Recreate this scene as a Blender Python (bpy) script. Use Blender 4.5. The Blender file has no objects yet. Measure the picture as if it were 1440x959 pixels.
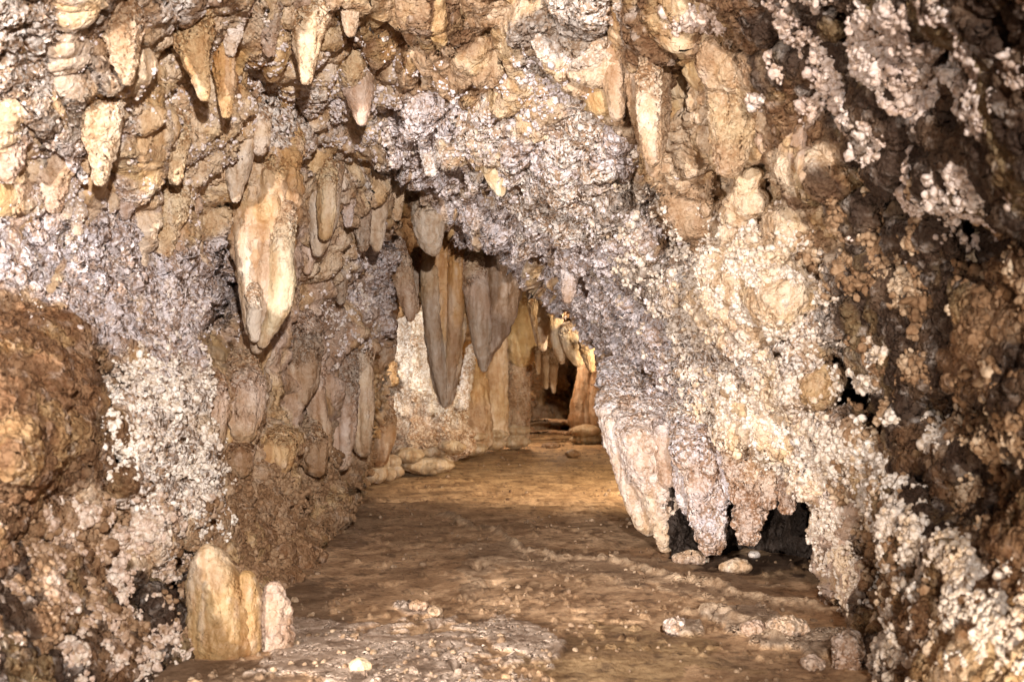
import bpy, math
import numpy as np
from math import radians

# ------------------------------------------------------------------ camera
sc = bpy.context.scene
F = 1800.0            # focal length in pixels of the 1440 px wide photograph
CX, CY, CAMZ = 720.0, 479.5, 1.0
cam_d = bpy.data.cameras.new('camera'); cam = bpy.data.objects.new('camera', cam_d)
sc.collection.objects.link(cam); sc.camera = cam
cam.location = (0, 0, CAMZ); cam.rotation_euler = (radians(90), 0, 0)
cam_d.sensor_width = 36; cam_d.lens = 36*F/1440; cam_d.clip_start = 0.05; cam_d.clip_end = 200
cam_d.dof.use_dof = True; cam_d.dof.focus_distance = 6.2; cam_d.dof.aperture_fstop = 4.0

# ------------------------------------------------------------------ world, render settings
w = bpy.data.worlds.new('World'); sc.world = w; w.use_nodes = True
bg = w.node_tree.nodes['Background']
bg.inputs[0].default_value = (1.0, 0.86, 0.74, 1); bg.inputs[1].default_value = 0.08
sc.view_settings.view_transform = 'Standard'; sc.view_settings.look = 'None'
sc.view_settings.exposure = -0.1; sc.view_settings.gamma = 1
sc.render.engine = 'CYCLES'
sc.cycles.use_denoising = True; sc.cycles.use_adaptive_sampling = True; sc.cycles.adaptive_threshold = 0.02
sc.cycles.max_bounces = 5; sc.cycles.diffuse_bounces = 3; sc.cycles.glossy_bounces = 2
sc.cycles.sample_clamp_indirect = 4

def P(px, py, d):
    return np.array([(px-CX)*d/F, d, CAMZ-(py-CY)*d/F])

# ------------------------------------------------------------------ cave lamps (all unseen; the one behind the far columns is an added fill)
def lamp(name, loc, target, power, col, size=60, blend=0.7, radius=0.05, spot=True):
    ld = bpy.data.lights.new(name, 'SPOT' if spot else 'POINT')
    ld.energy = power; ld.color = col; ld.shadow_soft_size = radius
    if spot:
        ld.spot_size = radians(size); ld.spot_blend = blend
    o = bpy.data.objects.new(name, ld); sc.collection.objects.link(o)
    o.location = loc
    v = np.array(target)-np.array(loc)
    from mathutils import Vector
    o.rotation_euler = Vector(v).to_track_quat('-Z', 'Y').to_euler()
    return o
WARM = (1.0, 0.80, 0.58); WHITE = (1.0, 0.955, 0.915); AMB = (1.0, 0.80, 0.55)
# wash from the left of the path, low: throws the pebble's long shadow to the right
lamp('floor_spotlight', (-3.3, -2.5, 0.86), (-0.25, 6.6, 1.75), 4000, WHITE, 44, 1.0, 0.05)
# small lamp low on the left that rakes over the front plates
lamp('floor_spotlight', (-1.21, 2.2, 0.28), (0.3, 4.6, 0.0), 430, WHITE, 34, 0.35, 0.02)
# big wash from the right on the left wall and the roof
lamp('rail_spotlight', (0.5, -1.7, 1.85), (-0.75, 5.4, 1.05), 3000, WHITE, 48, 1.0, 0.06)
# low lamp beside the right wall, glaring on its foot
lamp('floor_spotlight', (0.75, 2.1, 0.12), (1.35, 3.6, 0.6), 62, (1, .88, .74), 95, 0.8, 0.03)
# lamps and an added fill in the inner chamber, hidden behind the hanging mass and the left wall
lamp('chamber_lamp', (1.6, 7.7, 1.2), (-0.5, 9.8, 0.2), 400, AMB, 116, 0.9, 0.4)
lamp('chamber_lamp', (0.11, 12.45, 1.15), (0.4, 13.5, 0.6), 60, WARM, spot=False, radius=0.1)  # added fill lamp, brightens the dark far wall behind the columns
lamp('chamber_lamp', (-0.98, 8.7, 0.95), (-0.66, 9.6, 0.8), 34, WHITE, 90, 0.6, 0.03)

# ------------------------------------------------------------------ noise (world space)
rng = np.random.default_rng(7)
_G = rng.normal(size=(256, 3)).astype(np.float32); _G /= np.linalg.norm(_G, axis=1)[:, None]
_PT = rng.permutation(256).astype(np.int32); _PT = np.concatenate([_PT, _PT, _PT])
def pn(p, seed=0):
    p = np.asarray(p, np.float32) + np.float32(seed*17.31+100)
    i = np.floor(p).astype(np.int32); f = p-i
    u = f*f*f*(f*(f*6-15)+10)
    i &= 255
    out = 0
    for dx in (0, 1):
        wx = u[:, 0] if dx else 1-u[:, 0]
        a = _PT[(i[:, 0]+dx) & 255]
        for dy in (0, 1):
            wy = u[:, 1] if dy else 1-u[:, 1]
            b = _PT[(a+i[:, 1]+dy) & 255]
            for dz in (0, 1):
                wz = u[:, 2] if dz else 1-u[:, 2]
                g = _G[_PT[(b+i[:, 2]+dz) & 255]]
                out = out + wx*wy*wz*(g[:, 0]*(f[:, 0]-dx)+g[:, 1]*(f[:, 1]-dy)+g[:, 2]*(f[:, 2]-dz))
    return out*1.5
def fbm(p, o=4, seed=0, lac=2.1, gain=0.5):
    s = 0; a = 1.0; p = np.asarray(p, np.float32)
    for k in range(o):
        s = s + a*pn(p, seed+k*3.7); p = p*lac; a *= gain
    return s
def ridged(p, o=3, seed=0):
    s = 0; a = 1.0
    for k in range(o):
        s = s + a*(1-2*np.abs(pn(p, seed+k*5.1))); p = p*2.05; a *= 0.5
    return s
def sm(x, a, b):
    t = np.clip((x-a)/(b-a), 0, 1); return t*t*(3-2*t)

# ------------------------------------------------------------------ pigments of the minerals; D also serves as painted shadow
PIG = dict(W=(.70,.62,.56), L=(.63,.57,.585), C=(.60,.47,.34), Y=(.59,.455,.30), T=(.40,.275,.175),
           O=(.34,.175,.07), B=(.17,.095,.048), D=(.055,.032,.02), G=(.30,.25,.215),
           K=(.33,.22,.135), P=(.50,.38,.31), S=(.36,.29,.235), N=(.26,.155,.085), F=(.22,.12,.06))
CR = dict(W=1, L=.85, C=.35, Y=.3, T=.35, O=.4, B=.6, D=.6, G=.8, K=.4, P=.2, S=.1, N=.4, F=.5)

# ------------------------------------------------------------------ material
def nd(nt, t, **k):
    n = nt.nodes.new(t)
    for a, b in k.items(): setattr(n, a, b)
    return n
def mixrgb(nt, blend, fac, a, b):
    m = nd(nt, 'ShaderNodeMix', data_type='RGBA', blend_type=blend)
    for s, v in ((m.inputs[0], fac), (m.inputs[6], a), (m.inputs[7], b)):
        if hasattr(v, 'is_output'): nt.links.new(v, s)
        else: s.default_value = v
    return m.outputs[2]
def mth(nt, op, *v, clamp=False):
    m = nd(nt, 'ShaderNodeMath', operation=op, use_clamp=clamp)
    for s, x in zip(m.inputs, v):
        if hasattr(x, 'is_output'): nt.links.new(x, s)
        else: s.default_value = x
    return m.outputs[0]
def mrange(nt, v, a, b, c=0.0, d=1.0):
    m = nd(nt, 'ShaderNodeMapRange', interpolation_type='SMOOTHSTEP')
    nt.links.new(v, m.inputs[0])
    for k, x in zip((1, 2, 3, 4), (a, b, c, d)): m.inputs[k].default_value = x
    return m.outputs[0]

def rock_material(name, knob_scale=78, cluster_scale=30, amp=1.0, streak=0.0, instanced=False):
    m = bpy.data.materials.new(name); m.use_nodes = True
    m.displacement_method = 'BUMP' if instanced else 'BOTH'
    nt = m.node_tree; bsdf = nt.nodes['Principled BSDF']; out = nt.nodes['Material Output']
    L = nt.links.new
    geo = nd(nt, 'ShaderNodeNewGeometry'); pos = geo.outputs['Position']
    at = nd(nt, 'ShaderNodeAttribute', attribute_name='pig', attribute_type='INSTANCER' if instanced else 'GEOMETRY')
    pig = at.outputs['Color']
    def noise(scale, detail, rough=.6, vec=pos, dist=0.0):
        n = nd(nt, 'ShaderNodeTexNoise'); n.inputs['Scale'].default_value = scale; n.inputs['Detail'].default_value = detail
        n.inputs['Roughness'].default_value = rough; n.inputs['Distortion'].default_value = dist; L(vec, n.inputs['Vector']); return n
    fine = noise(55, 4, .65); med = noise(11, 5, .62, dist=.4); grain = noise(240, 2)
    if instanced:
        col = mixrgb(nt, 'MULTIPLY', 1.0, pig, mixrgb(nt, 'MIX', mrange(nt, fine.outputs['Fac'], .35, .6), (.62, .52, .42, 1), (1.06, 1.03, 1.0, 1)))
        L(col, bsdf.inputs['Base Color']); bsdf.inputs['Roughness'].default_value = .8
        bsdf.inputs['Specular IOR Level'].default_value = .25
        dp = nd(nt, 'ShaderNodeDisplacement'); dp.inputs['Midlevel'].default_value = .5; dp.inputs['Scale'].default_value = .004
        L(grain.outputs['Fac'], dp.inputs['Height']); L(dp.outputs[0], out.inputs['Displacement'])
        return m
    cr = nd(nt, 'ShaderNodeAttribute', attribute_name='crust').outputs['Fac']
    # warped coordinates
    wn = noise(20, 2); wv = nd(nt, 'ShaderNodeVectorMath', operation='MULTIPLY_ADD')
    L(wn.outputs['Color'], wv.inputs[0]); wv.inputs[1].default_value = (.035, .035, .035); L(pos, wv.inputs[2])
    def vor(scale, vec):
        v = nd(nt, 'ShaderNodeTexVoronoi', feature='F1'); v.inputs['Scale'].default_value = scale; L(vec, v.inputs['Vector']); return v.outputs['Distance']
    k1 = mrange(nt, vor(knob_scale, wv.outputs[0]), .62, .12)
    k2 = mrange(nt, vor(cluster_scale, wv.outputs[0]), .72, .08)
    # streaks running down flowstone
    mp = nd(nt, 'ShaderNodeMapping'); L(wv.outputs[0], mp.inputs['Vector']); mp.inputs['Scale'].default_value = (1, 1, .12)
    st = noise(26, 4, .6, mp.outputs[0])
    # crust: pale knobs standing on a browner ground
    score = mth(nt, 'ADD', mth(nt, 'MULTIPLY', k1, .42), mth(nt, 'ADD', mth(nt, 'MULTIPLY', k2, .34), mth(nt, 'MULTIPLY', med.outputs['Fac'], .9)))
    t = mrange(nt, score, .42, .80)
    t = mth(nt, 'MULTIPLY', t, mrange(nt, fine.outputs['Fac'], .25, .55, .55, 1))
    ground = mixrgb(nt, 'MULTIPLY', 1.0, pig, (.5, .365, .26, 1))
    crustc = mixrgb(nt, 'MIX', t, ground, pig)
    smoothc = mixrgb(nt, 'MULTIPLY', 1.0, pig, mixrgb(nt, 'MIX', mrange(nt, st.outputs['Fac'], .34, .6), (.76, .64, .52, 1), (1.04, 1.03, 1.03, 1)))
    smoothc = mixrgb(nt, 'MULTIPLY', 1.0, smoothc, mixrgb(nt, 'MIX', mrange(nt, med.outputs['Fac'], .38, .62), (.9, .83, .75, 1), (1.0, 1.0, 1.0, 1)))
    col = mixrgb(nt, 'MIX', cr, smoothc, crustc)
    L(col, bsdf.inputs['Base Color'])
    L(mrange(nt, cr, 0, 1, .42, .9), bsdf.inputs['Roughness']); bsdf.inputs['Specular IOR Level'].default_value = .28
    hk = mth(nt, 'ADD', mth(nt, 'MULTIPLY', k1, .0075*amp), mth(nt, 'MULTIPLY', k2, .014*amp))
    hk = mth(nt, 'ADD', hk, mth(nt, 'MULTIPLY', fine.outputs['Fac'], .02*amp))
    hk = mth(nt, 'MULTIPLY', hk, cr)
    hs = mth(nt, 'ADD', mth(nt, 'MULTIPLY', st.outputs['Fac'], .016), mth(nt, 'MULTIPLY', fine.outputs['Fac'], .0045))
    h = mth(nt, 'ADD', hk, mth(nt, 'MULTIPLY', hs, mth(nt, 'SUBTRACT', 1.0, cr)))
    h = mth(nt, 'ADD', h, mth(nt, 'MULTIPLY', grain.outputs['Fac'], .0012))
    dp = nd(nt, 'ShaderNodeDisplacement'); dp.inputs['Midlevel'].default_value = 0; dp.inputs['Scale'].default_value = 1
    L(h, dp.inputs['Height']); L(dp.outputs[0], out.inputs['Displacement'])
    return m
M_ROCK = rock_material('crusted_limestone')
M_DRIP = rock_material('flowstone', knob_scale=95, cluster_scale=40, amp=.8)
M_POP = rock_material('popcorn', instanced=True)

def floor_material():
    m = bpy.data.materials.new('cave_mud'); m.use_nodes = True; m.displacement_method = 'BOTH'
    nt = m.node_tree; bsdf = nt.nodes['Principled BSDF']; out = nt.nodes['Material Output']; L = nt.links.new
    pos = nd(nt, 'ShaderNodeNewGeometry').outputs['Position']
    pig = nd(nt, 'ShaderNodeAttribute', attribute_name='pig').outputs['Color']
    cr = nd(nt, 'ShaderNodeAttribute', attribute_name='crust').outputs['Fac']
    def noise(scale, detail, rough=.6, dist=0.0):
        n = nd(nt, 'ShaderNodeTexNoise'); n.inputs['Scale'].default_value = scale; n.inputs['Detail'].default_value = detail
        n.inputs['Roughness'].default_value = rough; n.inputs['Distortion'].default_value = dist; L(pos, n.inputs['Vector']); return n.outputs['Fac']
    a = noise(6, 6, .65, .5); b = noise(40, 4, .7); c = noise(160, 2)
    v = nd(nt, 'ShaderNodeTexVoronoi', feature='DISTANCE_TO_EDGE'); v.inputs['Scale'].default_value = 14
    wn = nd(nt, 'ShaderNodeTexNoise'); wn.inputs['Scale'].default_value = 9; wn.inputs['Detail'].default_value = 4; L(pos, wn.inputs['Vector'])
    wv = nd(nt, 'ShaderNodeVectorMath', operation='MULTIPLY_ADD'); L(wn.outputs['Color'], wv.inputs[0]); wv.inputs[1].default_value = (.22, .22, .22); L(pos, wv.inputs[2])
    L(wv.outputs[0], v.inputs['Vector'])
    crack = mrange(nt, v.outputs['Distance'], .0, .09)
    col = mixrgb(nt, 'MULTIPLY', 1.0, pig, mixrgb(nt, 'MIX', mrange(nt, a, .36, .64), (.62, .55, .48, 1), (1.12, 1.1, 1.06, 1)))
    col = mixrgb(nt, 'MULTIPLY', 1.0, col, mixrgb(nt, 'MIX', mrange(nt, b, .3, .58), (.62, .54, .46, 1), (1.05, 1.04, 1.02, 1)))
    ck = mth(nt, 'MULTIPLY', mth(nt, 'SUBTRACT', 1.0, crack), mth(nt, 'MULTIPLY', cr, mrange(nt, a, .42, .6)))
    col = mixrgb(nt, 'MIX', mth(nt, 'MULTIPLY', ck, .6), col, (.12, .07, .04, 1))
    L(col, bsdf.inputs['Base Color']); L(mrange(nt, a, .3, .6, .6, .85), bsdf.inputs['Roughness']); bsdf.inputs['Specular IOR Level'].default_value = .3
    h = mth(nt, 'ADD', mth(nt, 'MULTIPLY', b, .0035), mth(nt, 'MULTIPLY', c, .002))
    h = mth(nt, 'SUBTRACT', h, mth(nt, 'MULTIPLY', ck, .01))
    dp = nd(nt, 'ShaderNodeDisplacement'); dp.inputs['Midlevel'].default_value = 0; dp.inputs['Scale'].default_value = 1
    L(h, dp.inputs['Height']); L(dp.outputs[0], out.inputs['Displacement'])
    return m
M_FLOOR = floor_material()

# ------------------------------------------------------------------ mesh helpers
def mesh_obj(name, V, Fc, mat, pig, crust, parent=None, loc=None):
    """V (n,3) world coordinates; Fc (m,4) or (m,3); loc = origin in world"""
    V = np.asarray(V, np.float32)
    if loc is not None: V = V-np.asarray(loc, np.float32)
    me = bpy.data.meshes.new(name); Fc = np.asarray(Fc, np.int32); k = Fc.shape[1]
    me.vertices.add(len(V)); me.vertices.foreach_set('co', V.ravel())
    me.loops.add(Fc.size); me.loops.foreach_set('vertex_index', Fc.ravel())
    me.polygons.add(len(Fc)); me.polygons.foreach_set('loop_start', np.arange(0, Fc.size, k, dtype=np.int32))
    me.update(calc_edges=True)
    me.polygons.foreach_set('use_smooth', np.ones(len(Fc), bool))
    a = me.attributes.new('pig', 'FLOAT_COLOR', 'POINT')
    c = np.ones((len(V), 4), np.float32); c[:, :3] = pig; a.data.foreach_set('color', c.ravel())
    a = me.attributes.new('crust', 'FLOAT', 'POINT'); a.data.foreach_set('value', np.broadcast_to(np.asarray(crust, np.float32), (len(V),)).copy())
    me.materials.append(mat)
    o = bpy.data.objects.new(name, me); sc.collection.objects.link(o)
    if parent is not None: o.parent = parent
    elif loc is not None: o.location = loc
    return o
def tag(o, label=None, cat=None, group=None, kind=None):
    if label: o['label'] = label
    if cat: o['category'] = cat
    if group: o['group'] = group
    if kind: o['kind'] = kind
    return o
def grid_faces(nr, nc, flip=False):
    i = np.arange((nr-1)*nc).reshape(nr-1, nc)[:, :-1].ravel()
    f = np.stack([i, i+nc, i+nc+1, i+1], 1)
    return f[:, ::-1] if flip else f
def normals_grid(V):
    du = np.gradient(V, axis=1); dv = np.gradient(V, axis=0)
    n = np.cross(dv, du); n /= (np.linalg.norm(n, axis=2, keepdims=True)+1e-9); return n
def interp_table(xs, ys, T, X, Y):
    """bilinear in a table whose rows are ys and columns xs; X, Y 1-D"""
    T = np.asarray(T, float)
    R = np.stack([np.interp(X, xs, r) for r in T], 0)
    return np.stack([np.interp(Y, ys, R[:, j]) for j in range(R.shape[1])], 1)
def blur(A, r, n=2):
    for _ in range(n):
        for ax in (0, 1):
            pad = [(0, 0), (0, 0)]; pad[ax] = (r+1, r)
            c = np.cumsum(np.pad(A, pad, mode='edge'), axis=ax)
            n_ = A.shape[ax]; s1 = [slice(None)]*2; s2 = [slice(None)]*2
            s1[ax] = slice(2*r+1, 2*r+1+n_); s2[ax] = slice(0, n_)
            A = (c[tuple(s1)]-c[tuple(s2)])/(2*r+1)
    return A
def poly_sd(X, Y, poly):
    """signed distance to a polygon, negative inside"""
    poly = np.asarray(poly, float); n = len(poly)
    d2 = np.full(X.shape, 1e9); ins = np.zeros(X.shape, bool)
    for i in range(n):
        ax, ay = poly[i]; bx, by = poly[(i+1) % n]
        ex, ey = bx-ax, by-ay
        t = np.clip(((X-ax)*ex+(Y-ay)*ey)/(ex*ex+ey*ey), 0, 1)
        d2 = np.minimum(d2, (X-ax-t*ex)**2+(Y-ay-t*ey)**2)
        c = (ay > Y) != (by > Y)
        if ey != 0: ins ^= c & (X < ax+(Y-ay)*ex/ey)
    return np.where(ins, -1, 1)*np.sqrt(d2)

# ================================================================== THE CAVE SHELL: walls and roof
SX = [-200,0,120,220,310,400,480,540,620,700,780,860,940,1020,1100,1180,1260,1340,1440,1640]
SY = [-200,0,100,200,300,400,500,600,700,800,900,1000,1200]
SD = [
 [2.6,2.9,3.1,3.4,3.7,4.0,4.2,4.2,4.2,4.1,4.0,3.9,3.7,3.4,3.1,2.9,2.7,2.5,2.2,1.9],
 [3.2,3.5,3.7,4.0,4.4,4.7,4.9,5.0,5.0,4.9,4.7,4.6,4.4,4.1,3.7,3.4,3.1,2.9,2.6,2.1],
 [3.5,3.7,3.9,4.3,4.7,5.1,5.4,5.5,5.5,5.3,5.1,4.9,4.8,4.5,4.1,3.7,3.3,3.0,2.7,2.2],
 [3.7,3.9,4.2,4.6,5.1,5.6,6.0,6.3,6.2,5.9,5.5,5.2,5.1,4.8,4.4,4.0,3.6,3.1,2.8,2.3],
 [3.8,4.1,4.4,4.9,5.4,6.0,6.6,7.2,7.4,7.2,6.4,5.6,5.3,4.9,4.5,4.2,3.8,3.4,2.9,2.4],
 [3.7,4.0,4.4,4.9,5.5,6.2,7.0,7.8,8.4,8.6,7.8,6.7,5.6,4.9,4.5,4.3,4.0,3.6,3.1,2.5],
 [3.3,3.6,4.1,4.6,5.4,6.3,7.2,8.2,9.0,9.2,8.6,7.6,6.4,5.1,4.5,4.3,4.1,3.6,3.1,2.5],
 [3.1,3.4,3.9,4.4,5.2,6.2,7.3,8.5,9.0,9.0,8.5,7.2,6.3,5.5,4.9,4.4,4.0,3.5,3.0,2.5],
 [3.1,3.3,3.8,4.2,5.0,6.0,7.2,8.6,9.0,9.0,8.0,6.6,6.0,5.6,5.2,4.7,4.0,3.4,2.9,2.4],
 [3.1,3.3,3.7,4.1,4.7,5.3,6.0,7.0,8.0,8.0,7.0,6.3,5.8,5.4,5.0,4.7,3.9,3.2,2.8,2.3],
 [3.0,3.2,3.5,3.9,4.4,4.8,5.2,6.0,6.0,6.0,6.0,6.0,5.5,5.0,4.7,4.5,3.7,3.1,2.7,2.3],
 [2.9,3.1,3.4,3.8,4.2,4.5,5.0,5.0,5.0,5.0,5.0,5.0,5.0,5.0,4.4,4.1,3.4,2.9,2.6,2.2],
 [2.6,2.8,3.2,3.5,3.9,4.2,4.5,4.5,4.5,4.5,4.5,4.5,4.5,4.5,4.0,3.7,3.1,2.7,2.4,2.1]]
OPEN = [(546,232),(575,262),(600,300),(640,326),(700,350),(733,392),(765,422),(800,450),(835,490),(850,535),(864,585),(880,625),(905,650),(930,655),
        (960,650),(1000,645),(1030,638),(1068,640),(1090,662),(1118,690),(1142,725),(1152,790),(1152,850),(1190,876),(1235,960),(1240,1210),(140,1210),(225,985),(310,912),(405,866),(447,815),(497,742),(512,700),(530,640),(548,560),(545,470),(556,430),(548,330)]
ST = 1.75
gx = np.arange(-110, 1560, ST); gy = np.arange(-110, 1085, ST)
GX, GY = np.meshgrid(gx, gy)
D = blur(interp_table(SX, SY, SD, gx, gy), int(26/ST), 3)
# authored relief: (px, py, rx, ry, rotation, metres; minus = towards the viewer)
REL = [
 (309,388,17,66,0,.9),(322,500,26,20,20,.6),(308,250,10,60,0,.35),(345,585,40,50,0,-.10),(425,240,16,60,0,.3),
 (225,640,75,115,-8,-.22),(50,575,125,95,50,-.27),(140,560,12,70,0,.20),(20,640,60,60,0,-.1),
 (560,300,14,45,0,.5),(512,330,10,40,0,.3),(130,200,14,60,0,.2),(150,300,12,30,0,.2),(205,90,14,80,0,.25),
 (60,60,14,70,15,.15),(110,35,22,22,0,.12),(235,30,20,40,0,.25),(480,50,30,18,20,.18),(520,10,40,12,-10,.18),(445,30,9,60,0,.15),
 (860,90,16,80,0,.45),(825,130,16,14,0,.15),(790,20,20,20,0,.1),(960,60,16,50,0,.2),(948,330,38,85,-22,.42),(890,262,30,40,-30,.22),
 (1045,60,50,24,12,.25),(1085,260,24,60,10,.25),(1010,250,10,70,0,.2),(1180,150,30,50,-30,.2),
 (1100,480,26,20,0,.1),(1185,520,26,42,-30,.55),(1212,565,34,30,0,.75),(1345,595,60,34,-10,.35),(1150,380,40,60,0,.15),
 (1330,130,60,70,30,.22),(1250,60,30,24,0,.1),(1395,330,60,60,0,.3),(1340,80,30,26,0,.15),(1240,300,22,80,-20,.25),
 (1050,420,80,70,-20,-.22),(1060,580,60,60,-20,-.16),(1130,250,60,26,-32,-.18),(1160,640,50,40,20,-.1),
 (1230,790,22,95,-10,.30),(1390,690,60,60,0,.25),(1300,760,30,70,-40,-.12),(1270,880,80,30,-25,-.1),(1290,690,36,18,30,.2),
 (730,200,60,60,30,-.10),(620,160,60,26,15,-.08),(680,100,80,30,25,-.1),(800,250,60,26,25,-.1),
 (200,850,16,60,0,.18),(150,760,10,40,0,.1),(60,760,60,10,0,.12),(245,820,18,70,0,.3),(100,900,60,20,0,.1),
 (400,630,40,24,0,-.10),(380,560,20,30,0,.1),(470,620,30,50,0,.08),(1400,800,40,40,0,.1),
 (572,275,11,36,0,.55),(543,352,7,26,0,.4),(594,395,8,34,0,.5),(440,262,7,30,0,.35),(478,330,7,26,0,.3),(418,360,9,26,0,.35),(516,610,8,60,0,.35),(512,480,9,26,0,.25),
 (148,580,12,90,-6,.45),(580,50,20,14,0,.15),(700,55,26,12,20,.12),(350,130,10,16,0,.15),(60,100,12,50,20,.15),(1130,60,40,30,20,.2),(1290,250,26,60,0,.25),(1190,20,16,40,0,.2),(1350,300,50,30,0,.3),(1420,60,14,60,0,.2)]
for (x, y, rx, ry, rot, a) in REL:
    c, s = math.cos(radians(rot)), math.sin(radians(rot))
    wx = GX+10*np.sin(GY*.07+x); wy = GY+10*np.sin(GX*.06+y)
    u = ((wx-x)*c+(wy-y)*s)/rx; v = (-(wx-x)*s+(wy-y)*c)/ry
    q = u*u+v*v
    D = D+a*np.exp(-q**1.5)
# hanging drips fused with the wall
drng = np.random.default_rng(23)
DRIP_C = np.full(GX.shape, -1.0); DRIP_K = np.zeros(GX.shape, int); DRIP_M = np.zeros(GX.shape)
Dd = np.zeros(GX.shape)
def one_drip(x, yt, L, w_, a, smooth, kind, ramp=.75):
    lean = drng.normal(0, .035); ph = drng.uniform(0, 6)
    j0 = max(0, int((x-w_*2-gx[0])/ST)); j1 = min(GX.shape[1], int((x+w_*2-gx[0])/ST)+2); i0 = max(0, int((yt-gy[0])/ST)); i1 = min(GX.shape[0], int((yt+L-gy[0])/ST)+2)
    if j1 <= j0 or i1 <= i0: return
    xx = GX[i0:i1, j0:j1]; yy = GY[i0:i1, j0:j1]; t = (yy-yt)/L
    wd = w_*(1.05-.85*np.clip(t, 0, 1)**2.4)*(1+.12*np.sin(t*8+ph)); dx = (xx-x-lean*(yy-yt)-w_*.18*np.sin(t*5+ph))/wd
    h = np.sqrt(np.clip(1-dx*dx, 0, 1))*sm(t, 0, ramp)*(1-sm(t, .96, 1.0))*(t > 0)
    b_ = a*w_*h*D[i0:i1, j0:j1]/F
    old = Dd[i0:i1, j0:j1]; up = b_ > old
    Dd[i0:i1, j0:j1] = np.where(up, b_, old)
    mm = sm(h, .2, .6)*sm(t, .12, .5)*smooth; s_ = up & (mm > .02)
    DRIP_K[i0:i1, j0:j1] = np.where(s_, kind, DRIP_K[i0:i1, j0:j1]); DRIP_M[i0:i1, j0:j1] = np.where(s_, mm, DRIP_M[i0:i1, j0:j1]*(1-up))
def drip_row(x0, x1, top, base, tip, w0, w1, amp, psm):
    '''one curtain: neighbouring ribs that start at the same height and end in points of uneven length'''
    x = x0
    while x < x1:
        w_ = drng.uniform(w0, w1); f_ = (x-x0)/(x1-x0); lo = lambda v: v[0]+(v[1]-v[0])*f_
        yt = lo(top)+drng.normal(0, 8); yb = lo(base)+(tip*drng.uniform()**1.8)+drng.normal(0, 7)
        one_drip(x, yt, yb-yt, w_, amp*drng.uniform(.7, 1.25), 1.0 if drng.uniform() < psm else .0, int(drng.integers(1, 6)))
        x += w_*drng.uniform(.85, 1.5)
def fused_drips(n, x0, x1, y0, y1, L0, L1, w0, w1, amp, psm):
    for k in range(n):
        u_ = drng.uniform()**1.6
        one_drip(drng.uniform(x0, x1), drng.uniform(y0, y1), L0+(L1-L0)*u_*drng.uniform(.7, 1.1), w0+(w1-w0)*u_*drng.uniform(.6, 1.1), amp*drng.uniform(.6, 1.2), 1.0 if drng.uniform() < psm else .0, int(drng.integers(1, 6)), .55)
drip_row(-80, 330, (-160, -150), (50, 90), 90, 9, 22, 1.3, .35)
drip_row(330, 640, (-170, -170), (60, 30), 70, 8, 18, 1.2, .35)
drip_row(-80, 300, (60, 60), (190, 220), 100, 8, 20, 1.3, .35)
drip_row(300, 540, (20, 20), (110, 120), 80, 7, 17, 1.4, .4)
drip_row(60, 310, (200, 190), (285, 320), 70, 6, 15, 1.3, .45)
drip_row(400, 610, (130, 160), (235, 290), 95, 5, 13, 1.5, .5)
drip_row(520, 660, (200, 220), (300, 340), 50, 5, 10, 1.3, .4)
drip_row(430, 560, (300, 300), (390, 400), 70, 6, 12, 1.1, .3)
drip_row(-60, 150, (250, 250), (350, 370), 60, 8, 15, 1.0, .1)
drip_row(290, 560, (400, 420), (560, 600), 70, 9, 20, 1.0, .75)
drip_row(640, 860, (200, 330), (300, 450), 60, 4, 9, 1.2, .15)
drip_row(700, 850, (300, 400), (390, 480), 50, 4, 8, 1.3, .3)
drip_row(840, 1120, (-160, -160), (120, 170), 90, 8, 17, .8, .3)
drip_row(960, 1200, (120, 130), (230, 220), 60, 6, 13, .9, .25)
drip_row(850, 1150, (540, 540), (660, 660), 60, 7, 17, 1.0, .15)
fused_drips(90, -60, 640, -110, 320, 40, 150, 4, 12, 1.2, .33)
fused_drips(50, 560, 900, -60, 400, 25, 80, 4, 10, 1.1, .12)
fused_drips(30, 0, 300, 300, 430, 30, 90, 6, 12, .9, .1)
D = D-Dd
V = np.stack([(GX-CX)*D/F, D, CAMZ-(GY-CY)*D/F], 2)
sh = V.shape[:2]; VP = V.reshape(-1, 3).astype(np.float32)
wob = np.stack([fbm(VP*3, 3, s) for s in (1, 2)], 1)
WX = GX+(wob[:, 0]*26).reshape(sh); WY = GY+(wob[:, 1]*26).reshape(sh)
# the mouth of the passage: a ragged lip that rolls away
rag = (fbm(VP*9, 4, 11)*16).reshape(sh)
SDm = np.full(sh, 500.0)
sel = (GX > 100) & (GX < 1300) & (GY > 180)
SDm[sel] = poly_sd(GX[sel], GY[sel], OPEN)
SDm = SDm+rag*(GY < 860)
roll = np.clip(1-SDm/34, 0, 1)
upper = sm(-GY, -900, -840)
D = D+0.55*roll**2.2*upper
V = np.stack([(GX-CX)*D/F, D, CAMZ-(GY-CY)*D/F], 2)
N = normals_grid(blur(V[..., 0], 4)[..., None]*[1, 0, 0]+blur(V[..., 1], 4)[..., None]*[0, 1, 0]+blur(V[..., 2], 4)[..., None]*[0, 0, 1]).reshape(-1, 3)
if N[:, 1].mean() > 0: N = -N
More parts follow.
